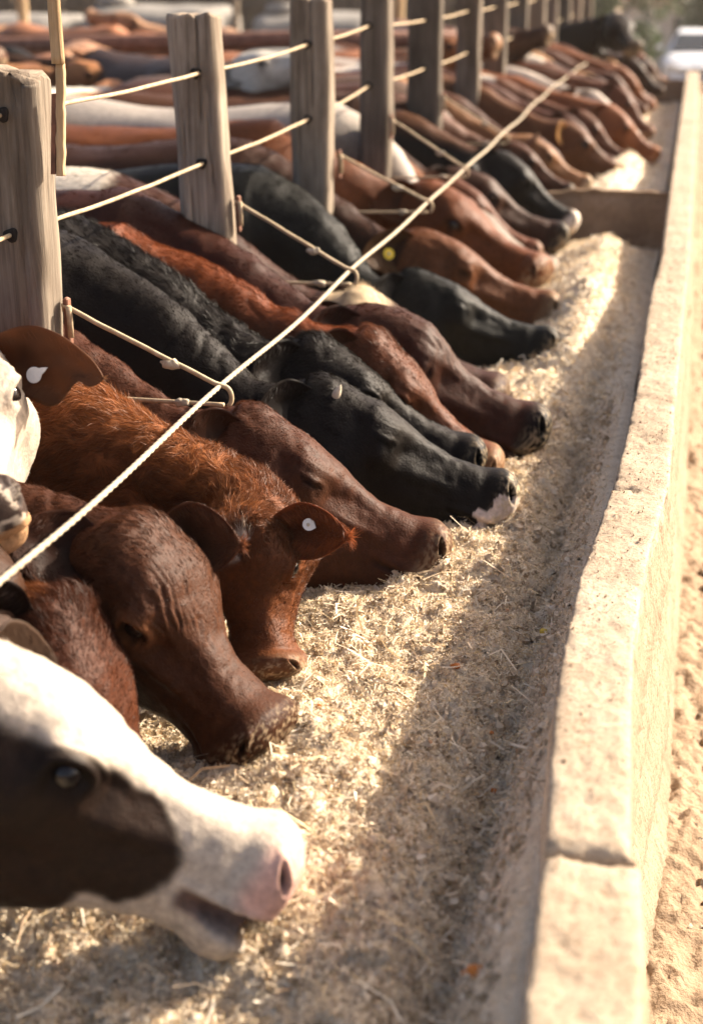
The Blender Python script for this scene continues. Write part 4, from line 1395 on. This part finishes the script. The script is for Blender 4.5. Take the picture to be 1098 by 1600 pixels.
# trees behind the fence
M_BARK = simple("bark", [(.06, .045, .03), (.12, .09, .065)], 12, .95, 60, .7, .01)
def leaf_material():
    m, n, b, out = new_mat("leaves")
    a = n.nodes.new("ShaderNodeAttribute")
    a.attribute_name = "coat"
    n.links.new(a.outputs["Color"], b.inputs["Base Color"])
    b.inputs["Roughness"].default_value = .5
    tr = n.nodes.new("ShaderNodeBsdfTranslucent")
    n.links.new(a.outputs["Color"], tr.inputs[0])
    mx = n.nodes.new("ShaderNodeMixShader")
    mx.inputs[0].default_value = .35
    n.links.new(b.outputs[0], mx.inputs[1])
    n.links.new(tr.outputs[0], mx.inputs[2])
    n.links.new(mx.outputs[0], out.inputs[0])
    return m
M_LEAF = leaf_material()
def tree(label, x, y, h, rad, low, col, seed, n=9000):
    r = np.random.default_rng(seed)
    z0 = float(ground_z(V(x), V(y))[0])
    root = empty("tree", (x, y, z0))
    tag(root, label, 'tree', 'trees behind the yard')
    mb = MB()
    t = np.linspace(0, 1, 12)
    v, f = tube(np.stack([x + .15 * np.sin(t * 3 + seed), y + .1 * np.sin(t * 4), z0 + t * h * .7], -1), .16 * (1 - .7 * t), 10)
    mb.add(v, f)
    tips = []
    for k in range(9):
        a = k * 2.4 + seed
        s0 = V(x, y, z0 + h * (.22 + .05 * k))
        e = s0 + V(cos(a) * rad * .7, sin(a) * rad * .7, h * .18)
        v, f = tube(np.array([s0, (s0 + e) / 2 + V(0, 0, -.05), e]), [.06, .04, .015], 7)
        mb.add(v, f)
        tips.append(e)
    mb.build("trunk", M_BARK, root, colors=False)
    cl = [(V(x, y, z0 + h * .75), rad * .75)] + [(e + V(0, 0, .1), rad * (.35 + .25 * r.random())) for e in tips]
    for k in range(8):
        a = r.random() * 6.28
        cl.append((V(x + cos(a) * rad * .6, y + sin(a) * rad * .6, z0 + low + r.random() * h * .35), rad * .4))
    P_ = []
    for c, rr in cl:
        d = nz(r.standard_normal((n // len(cl), 3))) * (rr * r.random((n // len(cl), 1)) ** .45)
        P_.append(c + d)
    P_ = np.concatenate(P_)
    P_ = P_[fbm(P_, 1.6, 2, seed) > -.25]
    m_ = len(P_)
    s = .10 + .08 * r.random((m_, 1))
    a, b = nz(r.standard_normal((m_, 3))), nz(r.standard_normal((m_, 3)))
    b = nz(np.cross(a, b))
    v = np.stack([P_ - a * s, P_ + b * s * .45, P_ + a * s, P_ - b * s * .45], 1).reshape(-1, 3)
    c = np.repeat(V(*col) * (.55 + .9 * r.random((m_, 1))), 4, 0)
    mesh_obj("crown", v, np.arange(m_ * 4).reshape(-1, 4), M_LEAF, root, c, None, False)
tree('yellow green leafy tree above the fence middle', -4.6, 33.5, 5.5, 2.2, 1.0, (.16, .17, .05), 1)
tree('dark green tree to the right behind the last posts', -2.4, 44, 5.5, 2.0, .2, (.05, .075, .03), 2)
tree('dull olive tree left behind the board fence', -12, 34, 5.0, 2.6, 1.0, (.085, .085, .045), 3)
tree('small olive tree behind the fourth and fifth posts', -7.6, 33, 4.5, 1.9, .6, (.09, .085, .04), 5)
tree('dark green bushy tree behind the white car', 1.6, 50, 5.0, 2.2, .2, (.045, .065, .028), 4)

# ------------------------------------------------------------------ white car far off, and the shed behind it
M_PAINT = simple("white_paint", [(.66, .67, .70), (.72, .73, .76)], 4, .3, 30, .02, .001, spec=.5)
M_GLASS = simple("dark_glass", [(.03, .035, .04), (.05, .055, .06)], 3, .12, 30, .02, .001, spec=.6)
M_TYRE = simple("tyre_rubber", [(.015, .015, .015), (.03, .03, .03)], 30, .9)
def car(x, y):
    z0 = float(ground_z(V(x), V(y))[0])
    root = empty("parked_car", (x, y, z0))
    tag(root, 'white car with dark windscreen parked beyond the end of the trough', 'car')
    # lofted body shell, nose towards the camera
    st = [(-2.15, .70, .38, .62), (-2.05, .80, .30, .78), (-1.7, .86, .24, .90), (-.9, .88, .22, .98), (.9, .88, .22, 1.0), (1.6, .87, .24, 1.0), (2.0, .82, .30, .95), (2.1, .72, .38, .80)]
    rows = []
    for yy_, hw_, zb_, zt_ in st:
        for a in np.linspace(0, 2 * pi, 24, endpoint=False):
            ca, sa = np.cos(a), np.sin(a)
            rows.append((x + hw_ * np.sign(ca) * abs(ca) ** .4, y + yy_, z0 + (zb_ + zt_) / 2 + (zt_ - zb_) / 2 * np.sign(sa) * abs(sa) ** .5))
    v = np.array(rows)
    mesh_obj("body", v, [grid_faces(len(st), 24), np.arange(24)[None], (np.arange(24) + 24 * (len(st) - 1))[None, ::-1]], M_PAINT, root)
    st = [(-1.0, .78, .99), (-.35, .66, 1.40), (.1, .62, 1.47), (1.0, .62, 1.46), (1.5, .68, 1.30), (1.85, .74, 1.0)]
    rows = []
    for yy_, hw_, zt_ in st:
        for fx, fz in ((-1, 0), (-.92, .85), (-.8, 1), (.8, 1), (.92, .85), (1, 0)):
            rows.append((x + (.80 if fz == 0 else hw_) * fx, y + yy_ * (1 if fz else 1.0), z0 + (.95 if fz == 0 else .95 + (zt_ - .95) * fz)))
    mesh_obj("cabin", np.array(rows), [grid_faces(len(st), 6, False)], M_PAINT, root, smooth=False)
    v = np.array([(x - .66, y - .99, z0 + 1.03), (x + .66, y - .99, z0 + 1.03), (x + .54, y - .42, z0 + 1.39), (x - .54, y - .42, z0 + 1.39)]) + V(0, -.03, .012)
    v = np.concatenate([v, v + V(0, .02, -.015)])
    mesh_obj("windscreen", v, [np.array([[0, 1, 2, 3], [7, 6, 5, 4], [0, 4, 5, 1], [1, 5, 6, 2], [2, 6, 7, 3], [3, 7, 4, 0]])], M_GLASS, root, smooth=False)
    for sx in (-1, 1):
        v = np.array([(x + sx * .80, y - .75, z0 + 1.02), (x + sx * .80, y + 1.5, z0 + 1.02), (x + sx * .66, y + 1.2, z0 + 1.36), (x + sx * .66, y - .25, z0 + 1.36)]) + V(sx * .03, 0, 0)
        v = np.concatenate([v, v - V(sx * .015, 0, 0)])
        mesh_obj("side_window", v, [np.array([[0, 1, 2, 3], [7, 6, 5, 4], [0, 4, 5, 1], [1, 5, 6, 2], [2, 6, 7, 3], [3, 7, 4, 0]])], M_GLASS, root, smooth=False)
        v, f = rbox((x + sx * .98, y - .62, z0 + 1.04), (.16, .10, .12), .03)
        mesh_obj("wing_mirror", v, f, M_PAINT, root)
        v, f = rbox((x + sx * .62, y - 2.09, z0 + .66), (.30, .10, .14), .03)
        mesh_obj("headlight", v, f, M_TAG, root)
        for dy in (-1.35, 1.3):
            v, f = tube(np.array([[x + sx * .78, y + dy, z0 + .32], [x + sx * .93, y + dy, z0 + .32]]), .32, 20)
            mesh_obj("wheel", v, f, M_TYRE, root)
car(.05, 40)

M_ROOF = simple("red_roof_sheet", [(.26, .10, .08), (.34, .15, .12)], 4, .6, 40, .3, .01)
M_WALLP = simple("pale_plaster", [(.42, .37, .31), (.52, .46, .40)], 2, .9, 30, .3, .01)
sh = empty("shed", (3.0, 62, -2.3))
tag(sh, 'long pale shed with a red sheet roof far behind the car', 'shed')
v, f = rbox((4.0, 64, -.9), (14, 6, 3.2), .03)
mesh_obj("wall", v, f, M_WALLP, sh, smooth=False)
v = np.array([(-3.6, 60.4, .55), (11.6, 60.4, .55), (11.6, 64, 2.0), (-3.6, 64, 2.0), (-3.6, 67.6, .55), (11.6, 67.6, .55)])
v = np.concatenate([v, v + V(0, 0, .14)])
mesh_obj("roof", v, [np.array([[0, 1, 2, 3], [3, 2, 5, 4], [9, 8, 7, 6], [10, 11, 8, 9], [0, 6, 7, 1], [4, 5, 11, 10], [0, 3, 9, 6], [3, 4, 10, 9], [1, 7, 8, 2], [2, 8, 11, 5]])], M_ROOF, sh, smooth=False)
v, f = rbox((-.3, 60.97, -.6), (1.3, .08, .9), .02)
mesh_obj("window", v, f, M_GLASS, sh, smooth=False)
v, f = rbox((-.3, 60.93, -1.08), (1.5, .16, .07), .01)
mesh_obj("sill", v, f, M_WALLP, sh, smooth=False)


# clods and pebbles loose on the dirt beside the trough
def clods(n, seed):
    r = np.random.default_rng(seed)
    base, f0 = ball((0, 0, 0), 1, 5)
    nv = len(base)
    y = 1.5 + 8 * r.random(n) ** 1.3
    x = .07 + .5 * r.random(n) ** 1.2
    s = .003 + .012 * r.random(n) ** 4
    v = base[None] * (1 + .35 * r.standard_normal((n, nv, 1)).clip(-1.2, 1.2)) * (s[:, None] * (.7 + .6 * r.random((n, 3))))[:, None, :] + np.stack([x, y, .022 + .4 * s], -1)[:, None]
    f = (f0[None] + np.arange(n)[:, None, None] * nv).reshape(-1, 4)
    pal = np.array([(.26, .18, .11), (.34, .25, .16), (.18, .12, .07), (.40, .32, .23)])
    c = pal[r.integers(0, 4, n)] * (.8 + .4 * r.random(n))[:, None]
    return v.reshape(-1, 3), f, np.repeat(c, nv, 0)
v, f, c = clods(3500, 15)
tag(mesh_obj("gravel", v, f, M_STRAW, None, c, None, True), 'loose clods and pebbles on the dirt beside the trough', 'gravel', kind='stuff')


# a little spilled meal along the top of the trough wall
def spill(n, seed):
    r = np.random.default_rng(seed)
    base, f0 = ball((0, 0, 0), 1, 4)
    nv = len(base)
    y = .8 + 4 * r.random(n)
    x0, x1 = np.interp(y, WALL[:, 0], WALL[:, 1]), np.interp(y, WALL[:, 0], WALL[:, 2])
    x = x0 + (x1 - x0) * (.06 + .88 * r.random(n) ** 1.5)
    s = .0006 + .0012 * r.random(n) ** 3
    v = base[None] * (1 + .4 * r.standard_normal((n, nv, 1)).clip(-1, 1)) * (s[:, None] * (.6 + .9 * r.random((n, 3))))[:, None, :] + np.stack([x, y, .8215 + 0 * x], -1)[:, None]
    f = (f0[None] + np.arange(n)[:, None, None] * nv).reshape(-1, 4)
    pal = np.array([(.62, .50, .36), (.52, .40, .28), (.40, .30, .20), (.58, .47, .35)])
    c = pal[r.integers(0, 4, n)] * (.8 + .4 * r.random(n))[:, None]
    return v.reshape(-1, 3), f, np.repeat(c, nv, 0)
v, f, c = spill(900, 16)
tag(mesh_obj("spilled_meal", v, f, M_STRAW, None, c, None, False), 'specks of spilled meal on top of the trough wall', 'meal', kind='stuff')

HEADG = 'cattle feeding in the row at the trough'
# ---- the near animals, one by one (nose point, poll point, direction the face looks)
make_cow('cow', 'white faced cow with dark brown eye patch, pink nose and open mouth', (-.376, 1.349, .668), (-.742, 1.292, .952), (.60, .42, .8), coat_whiteface, deep=1.10, bulk=.95, dewlap=.24,
         Wz=(-1.30, 1.20, 1.13), res=1.15, fur=50000, furlen=.008, open_mouth=True, seed=1, ears=[dict(s=1, dir=(.45, .8, .05), face=(.7, -.3, .5), inner=(.10, .06, .04), outer=(.07, .04, .03), len=.15), dict(s=-1, dir=(-.7, .6, -.4), face=(.3, .3, .8), outer=(.04, .02, .015), inner=(.06, .03, .02))])
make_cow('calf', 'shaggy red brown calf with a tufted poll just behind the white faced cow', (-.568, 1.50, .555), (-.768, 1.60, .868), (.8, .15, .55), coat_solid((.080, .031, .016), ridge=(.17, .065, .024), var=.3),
         Wz=(-1.22, 1.50, 1.02), res=1.0, fur=170000, furlen=.011, shag=.4, curl=.3, bulk=1.15, seed=2, poll_tuft=.012, eyes='open', slim=.85, length=1.2, ears=[dict(s=1, dir=(-.6, .7, -.2), face=(.4, .2, .8)), dict(s=-1, dir=(-.55, .75, -.25), face=(.5, .5, .5), inner=(.02, .010, .007))])
make_cow('cow', 'brown cow with deeply wrinkled forehead and dark nostril, its face turned to the camera', (-.490, 1.672, .640), (-.728, 1.760, .925), (.74, -.10, .66), coat_solid((.070, .031, .018), muzzle=(.060, .028, .016), face=(.085, .040, .023), ring=(.17, .080, .040), var=.2),
         Wz=(-1.25, 1.72, 1.08), res=1.15, fur=240000, furlen=.010, bulk=1.14, forehead_folds=1.0, dome=.012, poll_tuft=.010, seed=3, folds=.8, curl=.15,
         ears=[dict(s=1, wdir=(.93, .10, -.02), wface=(-.25, -.90, .35), inner=(.16, .058, .027), len=.150, wid=.066, cup=.5), dict(s=-1, dir=(-.7, .5, -.4), face=(.2, .4, .9))])
make_cow('calf', 'curly ginger calf with a white forehead tuft and a wide tagged ear', (-.575, 1.855, .632), (-.650, 1.968, .848), (-.22, -1, .30), coat_curly, head_w=1.22, bulk=1.30,
         Wz=(-1.22, 2.10, 1.10), res=1.1, fur=260000, furlen=.012, shag=.35, curl=.7, seed=4, poll_tuft=.012, slim=.9, length=1.2,
         ears=[dict(s=1, wdir=(.97, -.12, .03), wface=(-.12, -.93, .30), inner=(.26, .075, .026), outer=(.24, .075, .028), len=.20, wid=.066, cup=.42), dict(s=-1, dir=(-.3, .85, -.2), face=(.9, .1, .2))],
         tags=[dict(ear=0, u=.48, v=.30, r=.010, rx=-.3, ry=.9, neck=.25)])
make_cow('cow', 'smooth chestnut brown cow with a closed wrinkled eye and open nostril', (-.373, 2.403, .640), (-.752, 2.366, .905), (.55, .42, .8), coat_solid((.085, .036, .020), muzzle=(.12, .066, .042), ring=(.075, .036, .021), var=.18),
         Wz=(-1.32, 2.45, 1.10), res=1.15, fur=260000, furlen=.008, eyes='closed', dewlap=.16, deep=1.28, seed=5, folds=1.0, poll_tuft=.008)
make_cow('cow', 'black cow with a pale lower lip and feed dusted muzzle', (-.279, 2.674, .655), (-.690, 2.631, .888), (.52, .45, .8), coat_blackwhite_muzzle, deep=1.12,
         Wz=(-1.26, 2.72, 1.15), res=1.1, fur=210000, furlen=.008, eyes='closed', seed=6, folds=1.0, horn=(-1,), poll_tuft=.01)
make_cow('cow', 'black cow hidden behind the one with a pale lip, only its woolly forehead showing', (-.37, 2.84, .670), (-.745, 2.80, .925), (.55, .4, .8), coat_solid(BLK, var=.3),
         Wz=(-1.30, 2.86, 1.16), res=.8, fur=80000, furlen=.013, seed=7, shag=.3, curl=.4, poll_tuft=.014, folds=.6)
make_cow('cow', 'small bright chestnut cow with feed on its nose between two bigger heads', (-.339, 2.889, .635), (-.640, 2.900, .928), (.60, .22, .75), coat_solid((.115, .044, .020), muzzle=(.22, .13, .075), ridge=(.17, .052, .018), var=.2),
         Wz=(-1.22, 3.00, 1.11), res=.95, fur=100000, furlen=.010, seed=8, shag=.2, poll_tuft=.012, folds=.5, eyes='closed')
make_cow('cow', 'dark red cow with a high domed forehead and pale black tipped nose', (-.257, 3.097, .665), (-.690, 3.085, .935), (.52, .35, .8), coat_solid((.050, .018, .011), muzzle=(.010, .008, .008), face=(.060, .024, .014), var=.2),
         Wz=(-1.27, 3.20, 1.155), res=.95, fur=100000, furlen=.009, seed=9, deep=1.1, dome=.022, forehead_folds=.5, folds=.7, eyes='closed')
make_cow('cow', 'cream polled cow mostly hidden behind the domed dark red head', (-.40, 3.50, .62), (-.805, 3.50, .872), (.55, .0, .85), coat_creampoll,
         Wz=(-1.42, 3.45, 1.17), res=.6, fur=22000, furlen=.018, seed=10, curl=.5, poll_tuft=.018)
make_cow('cow', 'sleek black cow with black muzzle in front of the ear tagged tan cow', (-.312, 3.929, .655), (-.740, 3.886, .852), (.5, .4, .85), coat_solid((.012, .015, .0155), var=.3),
         Wz=(-1.20, 4.00, 1.125), res=.85, fur=70000, furlen=.011, seed=11, folds=.9, eyes='closed', poll_tuft=.008)
make_cow('cow', 'light tan cow with a yellow round tag in its ear', (-.343, 4.324, .665), (-.795, 4.279, .905), (.55, .30, .8), coat_solid((.050, .024, .014), face=(.15, .064, .027), muzzle=(.2, .125, .07), var=.2),
         Wz=(-1.35, 4.36, 1.15), res=.8, fur=60000, furlen=.011, seed=12, eyes='closed', folds=.5,
         ears=[dict(s=1, dir=(-.6, .6, -.4), face=(.1, .3, .9)), dict(s=-1, wdir=(-.86, -.48, -.10), wface=(.35, -.85, .35), inner=(.10, .045, .015), outer=(.26, .10, .03), len=.19, wid=.07, cup=.45)],
         tags=[dict(ear=1, u=.55, v=0., r=.017, neck=0, mat=M_TAGY)])
make_cow('cow', 'ginger cow with rounded poll behind the light tan tagged cow', (-.42, 4.75, .69), (-.865, 4.90, .965), (.60, .0, .8), coat_solid(ORG, var=.2),
         Wz=(-1.38, 4.80, 1.16), res=.6, fur=22000, furlen=.012, seed=13)
make_cow('cow', 'dark brown cow with a black muzzle by the grey trough divider', (-.429, 5.587, .66), (-.895, 5.545, .925), (.52, .4, .8), coat_solid((.060, .029, .016), muzzle=(.01, .01, .01), var=.3),
         Wz=(-1.40, 5.60, 1.16), res=.6, fur=20000, furlen=.011, seed=14, dome=.01)
make_cow('cow', 'black cow with brown poll and white nose tip touching the trough divider', (-.410, 5.86, .67), (-.745, 5.90, .955), (.58, .3, .75), coat_solid((.014, .014, .0145), muzzle=(.6, .52, .45), ridge=(.12, .06, .03), var=.3),
         Wz=(-1.36, 6.00, 1.16), res=.55, fur=14000, furlen=.011, seed=15)
make_cow('cow', 'large grey cow showing between the third and fourth fence posts', (-.42, 5.12, .62), (-.80, 5.14, .86), (.6, .0, .8), coat_solid((.19, .175, .16), ridge=(.34, .30, .26), var=.2),
         Wz=(-1.26, 5.15, 1.20), res=.5, fur=9000, furlen=.012, seed=16)
make_cow('cow', 'black and brown cow with a high shoulder behind the grey cow', (-.45, 6.45, .62), (-.82, 6.45, .88), (.6, .0, .8), coat_solid((.04, .026, .02), ridge=(.14, .10, .08), var=.3),
         Wz=(-1.30, 6.40, 1.20), res=.45, seed=17)
make_cow('cow', 'brown cow with sloping face just past the trough divider', (-.440, 6.90, .66), (-.700, 6.90, .905), (.6, .3, .75), coat_solid((.085, .038, .021), var=.2),
         Wz=(-1.32, 6.95, 1.17), res=.5, seed=18)
make_cow('cow', 'orange tan cow with a pale drooping ear past the trough divider', (-.285, 7.237, .69), (-.600, 7.260, .945), (.6, .25, .7), coat_solid((.14, .068, .032), muzzle=(.3, .2, .12), var=.15),
         Wz=(-1.30, 7.40, 1.17), res=.5, seed=19, ears=[dict(s=1, dir=(-.6, .6, -.4), face=(.1, .3, .9)), dict(s=-1, dir=(-.2, .8, -.6), face=(.6, .5, .3), inner=(.4, .22, .08), outer=(.4, .22, .08))])
make_cow('cow', 'upright white face with speckled dark nose and notched ear holding a white tag', (-0.860, 1.541, 0.986), (-1.069, 1.884, 1.142), (.10, -.72, .68), coat_speckface,
         Wz=(-1.75, 2.12, 1.22), res=1.0, fur=24000, furlen=.010, seed=20, neck_pull=.6,
         ears=[dict(s=1, wdir=(.96, -.15, -.10), wface=(-.1, -.96, .22), inner=(.16, .075, .036), outer=(.15, .07, .035), len=.235, wid=.060, cup=.38, notch=-1, bend=.02), dict(s=-1, dir=(-.2, .95, 0), face=(.8, .1, -.2))],
         tags=[dict(ear=0, u=.42, v=-.28, r=.0125, rx=.6, ry=.8, neck=1.1, stud=False)])
make_cow('calf', 'dull grey brown calf tucked low between the notched ear and the tufted calf', (-.735, 1.43, .80), (-.905, 1.60, .965), (.6, -.1, .8), coat_solid((.065, .037, .025), var=.2),
         Wz=(-1.45, 1.62, 1.08), res=.8, fur=20000, furlen=.013, seed=21, slim=.8)

# ---- heads squeezed in between the others around the divider
make_cow('cow', 'reddish cow squeezed in between the ginger poll and the dark brown cow', (-.50, 5.30, .64), (-.86, 5.34, .92), (.55, .35, .8), coat_solid((.13, .05, .024), ridge=(.2, .09, .04), var=.25),
         Wz=(-1.34, 5.42, 1.16), res=.5, fur=8000, furlen=.012, seed=22)
make_cow('cow', 'brindled brown cow squeezed behind the white nosed black cow', (-.46, 6.22, .74), (-.74, 6.26, .955), (.6, .3, .75), coat_solid((.10, .046, .026), muzzle=(.02, .015, .012), var=.5),
         Wz=(-1.30, 6.20, 1.19), res=.45, seed=23)
make_cow('cow', 'tan faced cow with pale muzzle behind the sloping brown face', (-.42, 6.66, .72), (-.72, 6.62, .945), (.6, .3, .75), coat_solid((.22, .115, .055), muzzle=(.34, .24, .15), var=.25),
         Wz=(-1.30, 6.68, 1.18), res=.45, seed=24, ears='out')
make_cow('cow', 'dark red cow tight against the pale drooping ear', (-.36, 7.52, .70), (-.62, 7.55, .95), (.65, .25, .7), coat_solid((.085, .032, .018), var=.25),
         Wz=(-1.30, 7.62, 1.18), res=.42, seed=25)
make_cow('cow', 'white blazed brown cow beyond the pale drooping ear', (-.31, 7.76, .70), (-.56, 7.80, .95), (.65, .25, .7), coat_patch((.13, .06, .035), WHT, .02, 4.5),
         Wz=(-1.30, 7.84, 1.18), res=.42, seed=26)

# ---- farther along the row, smaller in the picture
def far_row():
    cols = [('brown', (.095, .038, .02)), ('tan', (.25, .14, .068)), ('dark brown', DKB), ('white patched brown', None), ('ginger', ORG), ('grey', (.24, .205, .175)), ('brown', (.075, .032, .018)), ('black', BLK)]
    r = np.random.default_rng(3)
    seen = {}
    ys = [7.98, 8.32, 8.66, 9.02, 9.36, 9.70, 10.05, 10.4, 10.75, 11.1, 11.5, 11.9, 12.3, 12.75, 13.2]
    order = [4, 3, 5, 0, 3, 2, 1, 6, 4, 0, 1, 2, 6, 3, 4]
    where = ['past the tan ear', 'beside the far feed heap', 'near the far feed heap', 'under the end of the cable', 'by the second trough divider', 'before the second trough divider', 'at the second trough divider', 'two noses before the second divider', 'just short of the far wire end',
             'beyond the second divider', 'in the far crowd', 'near the white car', 'below the raised dark head', 'by the end of the trough wall', 'last in the row']
    for i, yy in enumerate(ys):
        nm, c = cols[order[i]]
        nx = -.27 + .06 * r.standard_normal()
        dz = r.random() * .04
        pl = nx - .22 - .08 * r.random()
        coat = coat_patch((.13, .06, .035), WHT, .05, 4.0) if c is None else coat_solid(tuple(V(*c) * 1.3 + .01), muzzle=tuple(V(*c) * 2.0), var=.3)
        lab = 'blurred %s cow far down the row, %s' % (nm, where[i])
        make_cow('cow', lab, (nx, yy, .69 + dz), (pl, yy + .06 * r.standard_normal(), .965 + dz), (.7, .15, .65), coat,
                 Wz=(-1.28 + .05 * r.standard_normal(), yy + .05, 1.17 + .03 * r.standard_normal()), res=.34, seed=40 + i, legs=True, ears=('out' if i % 3 == 1 else 'back'))
    make_cow('cow', 'dark cow with its head raised at the far end of the row', (-.44, 11.2, 1.10), (-.62, 11.55, 1.33), (.3, -.8, .7), coat_solid((.022, .016, .013), var=.2),
             Wz=(-1.35, 11.8, 1.2), res=.4, seed=60)
far_row()

# ---- cattle standing in the pen behind the row
def pen():
    G = 'cattle standing in the pen behind the row'
    spec = [
        ('dark brown cow standing across the pen behind the first post', (.05, .024, .014), -2.9, 5.15, 1, 1.13),
        ('ginger backed cow crossing the pen between the first two posts', (.26, .10, .03), -3.3, 5.75, -1, 1.14),
        ('white backed cow standing across the pen behind the wires', (.36, .31, .25), -2.9, 6.3, 1, 1.15),
        ('brown cow standing side on under the upper wire', (.12, .05, .025), -3.6, 6.9, -1, 1.19),
        ('orange brown cow side on just before the rusty rail', (.21, .085, .03), -4.2, 7.5, 1, 1.2),
        ('dark brown cow side on left of the second post', DKB, -2.9, 7.7, -1, 1.24),
        ('pale rumped brown cow standing by the rusty rail', (.17, .08, .04), -4.0, 8.4, 1, 1.2),
        ('reddish cow behind the third post', (.15, .055, .025), -2.7, 8.6, -1, 1.18),
        ('dark brown cow glimpsed between the third and fourth posts', (.06, .03, .018), -2.2, 9.2, 1, 1.14),
        ('grey cow in the pen seen low through the wires', GRY, -2.4, 10.0, -1, 1.17),
        ('red cow beyond the rusty rail', (.19, .07, .03), -4.8, 11.2, 1, 1.22),
        ('light brown cow beyond the rusty rail', (.25, .13, .07), -3.6, 11.8, -1, 1.2),
        ('brown cow far back in the pen behind the fence posts', (.13, .06, .035), -2.7, 13.0, 1, 1.2),
        ('ginger cow at the far left behind the rusty rail', (.22, .1, .04), -6.3, 11.5, -1, 1.2),
        ('dark red cow angled across the pen left of the white back', (.10, .035, .018), -4.3, 6.1, 1, 1.16),
        ('light tan cow tight against the brown one under the upper wire', (.30, .17, .08), -4.9, 7.0, -1, 1.18),
        ('black cow standing in the pen near the rusty rail', (.012, .011, .010), -5.2, 8.7, 1, 1.2),
        ('small ginger cow between the second and third posts', (.24, .09, .03), -2.35, 7.9, 1, 1.12),
    ]
    for i, (lab, c, x, y, d, z) in enumerate(spec):
        nx = x + .95 * d
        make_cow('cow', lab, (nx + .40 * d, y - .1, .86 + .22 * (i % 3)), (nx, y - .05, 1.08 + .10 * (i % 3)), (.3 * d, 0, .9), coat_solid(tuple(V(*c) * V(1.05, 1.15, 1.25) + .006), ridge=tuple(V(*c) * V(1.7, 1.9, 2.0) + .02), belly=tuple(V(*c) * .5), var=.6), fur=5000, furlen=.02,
                 Wz=(x + .32 * d, y, z), res=.42, seed=70 + i, lumpy=2.2, body_dir=((-d, .80 * sin(i * 2.1 + .5), 0) if i % 3 else (-.35 * d, 1.0, 0)), group=G)
pen()

# ------------------------------------------------------------------ dusty air lit by the low sun
hm = bpy.data.materials.new("dusty_air")
hm.use_nodes = True
hn = hm.node_tree
hn.nodes.clear()
ho = hn.nodes.new("ShaderNodeOutputMaterial")
hv = hn.nodes.new("ShaderNodeVolumePrincipled")
hv.inputs["Color"].default_value = (1.0, 0.93, 0.82, 1)
hv.inputs["Density"].default_value = 0.0007
hv.inputs["Anisotropy"].default_value = 0.35
hn.links.new(hv.outputs[0], ho.inputs["Volume"])
v = np.array([(-40, -8, -5), (30, -8, -5), (30, 75, -5), (-40, 75, -5), (-40, -8, 9), (30, -8, 9), (30, 75, 9), (-40, 75, 9)], float)
hz = mesh_obj("haze", v, np.array([[0, 3, 2, 1], [4, 5, 6, 7], [0, 1, 5, 4], [1, 2, 6, 5], [2, 3, 7, 6], [3, 0, 4, 7]]), hm, smooth=False)
tag(hz, kind='stuff')
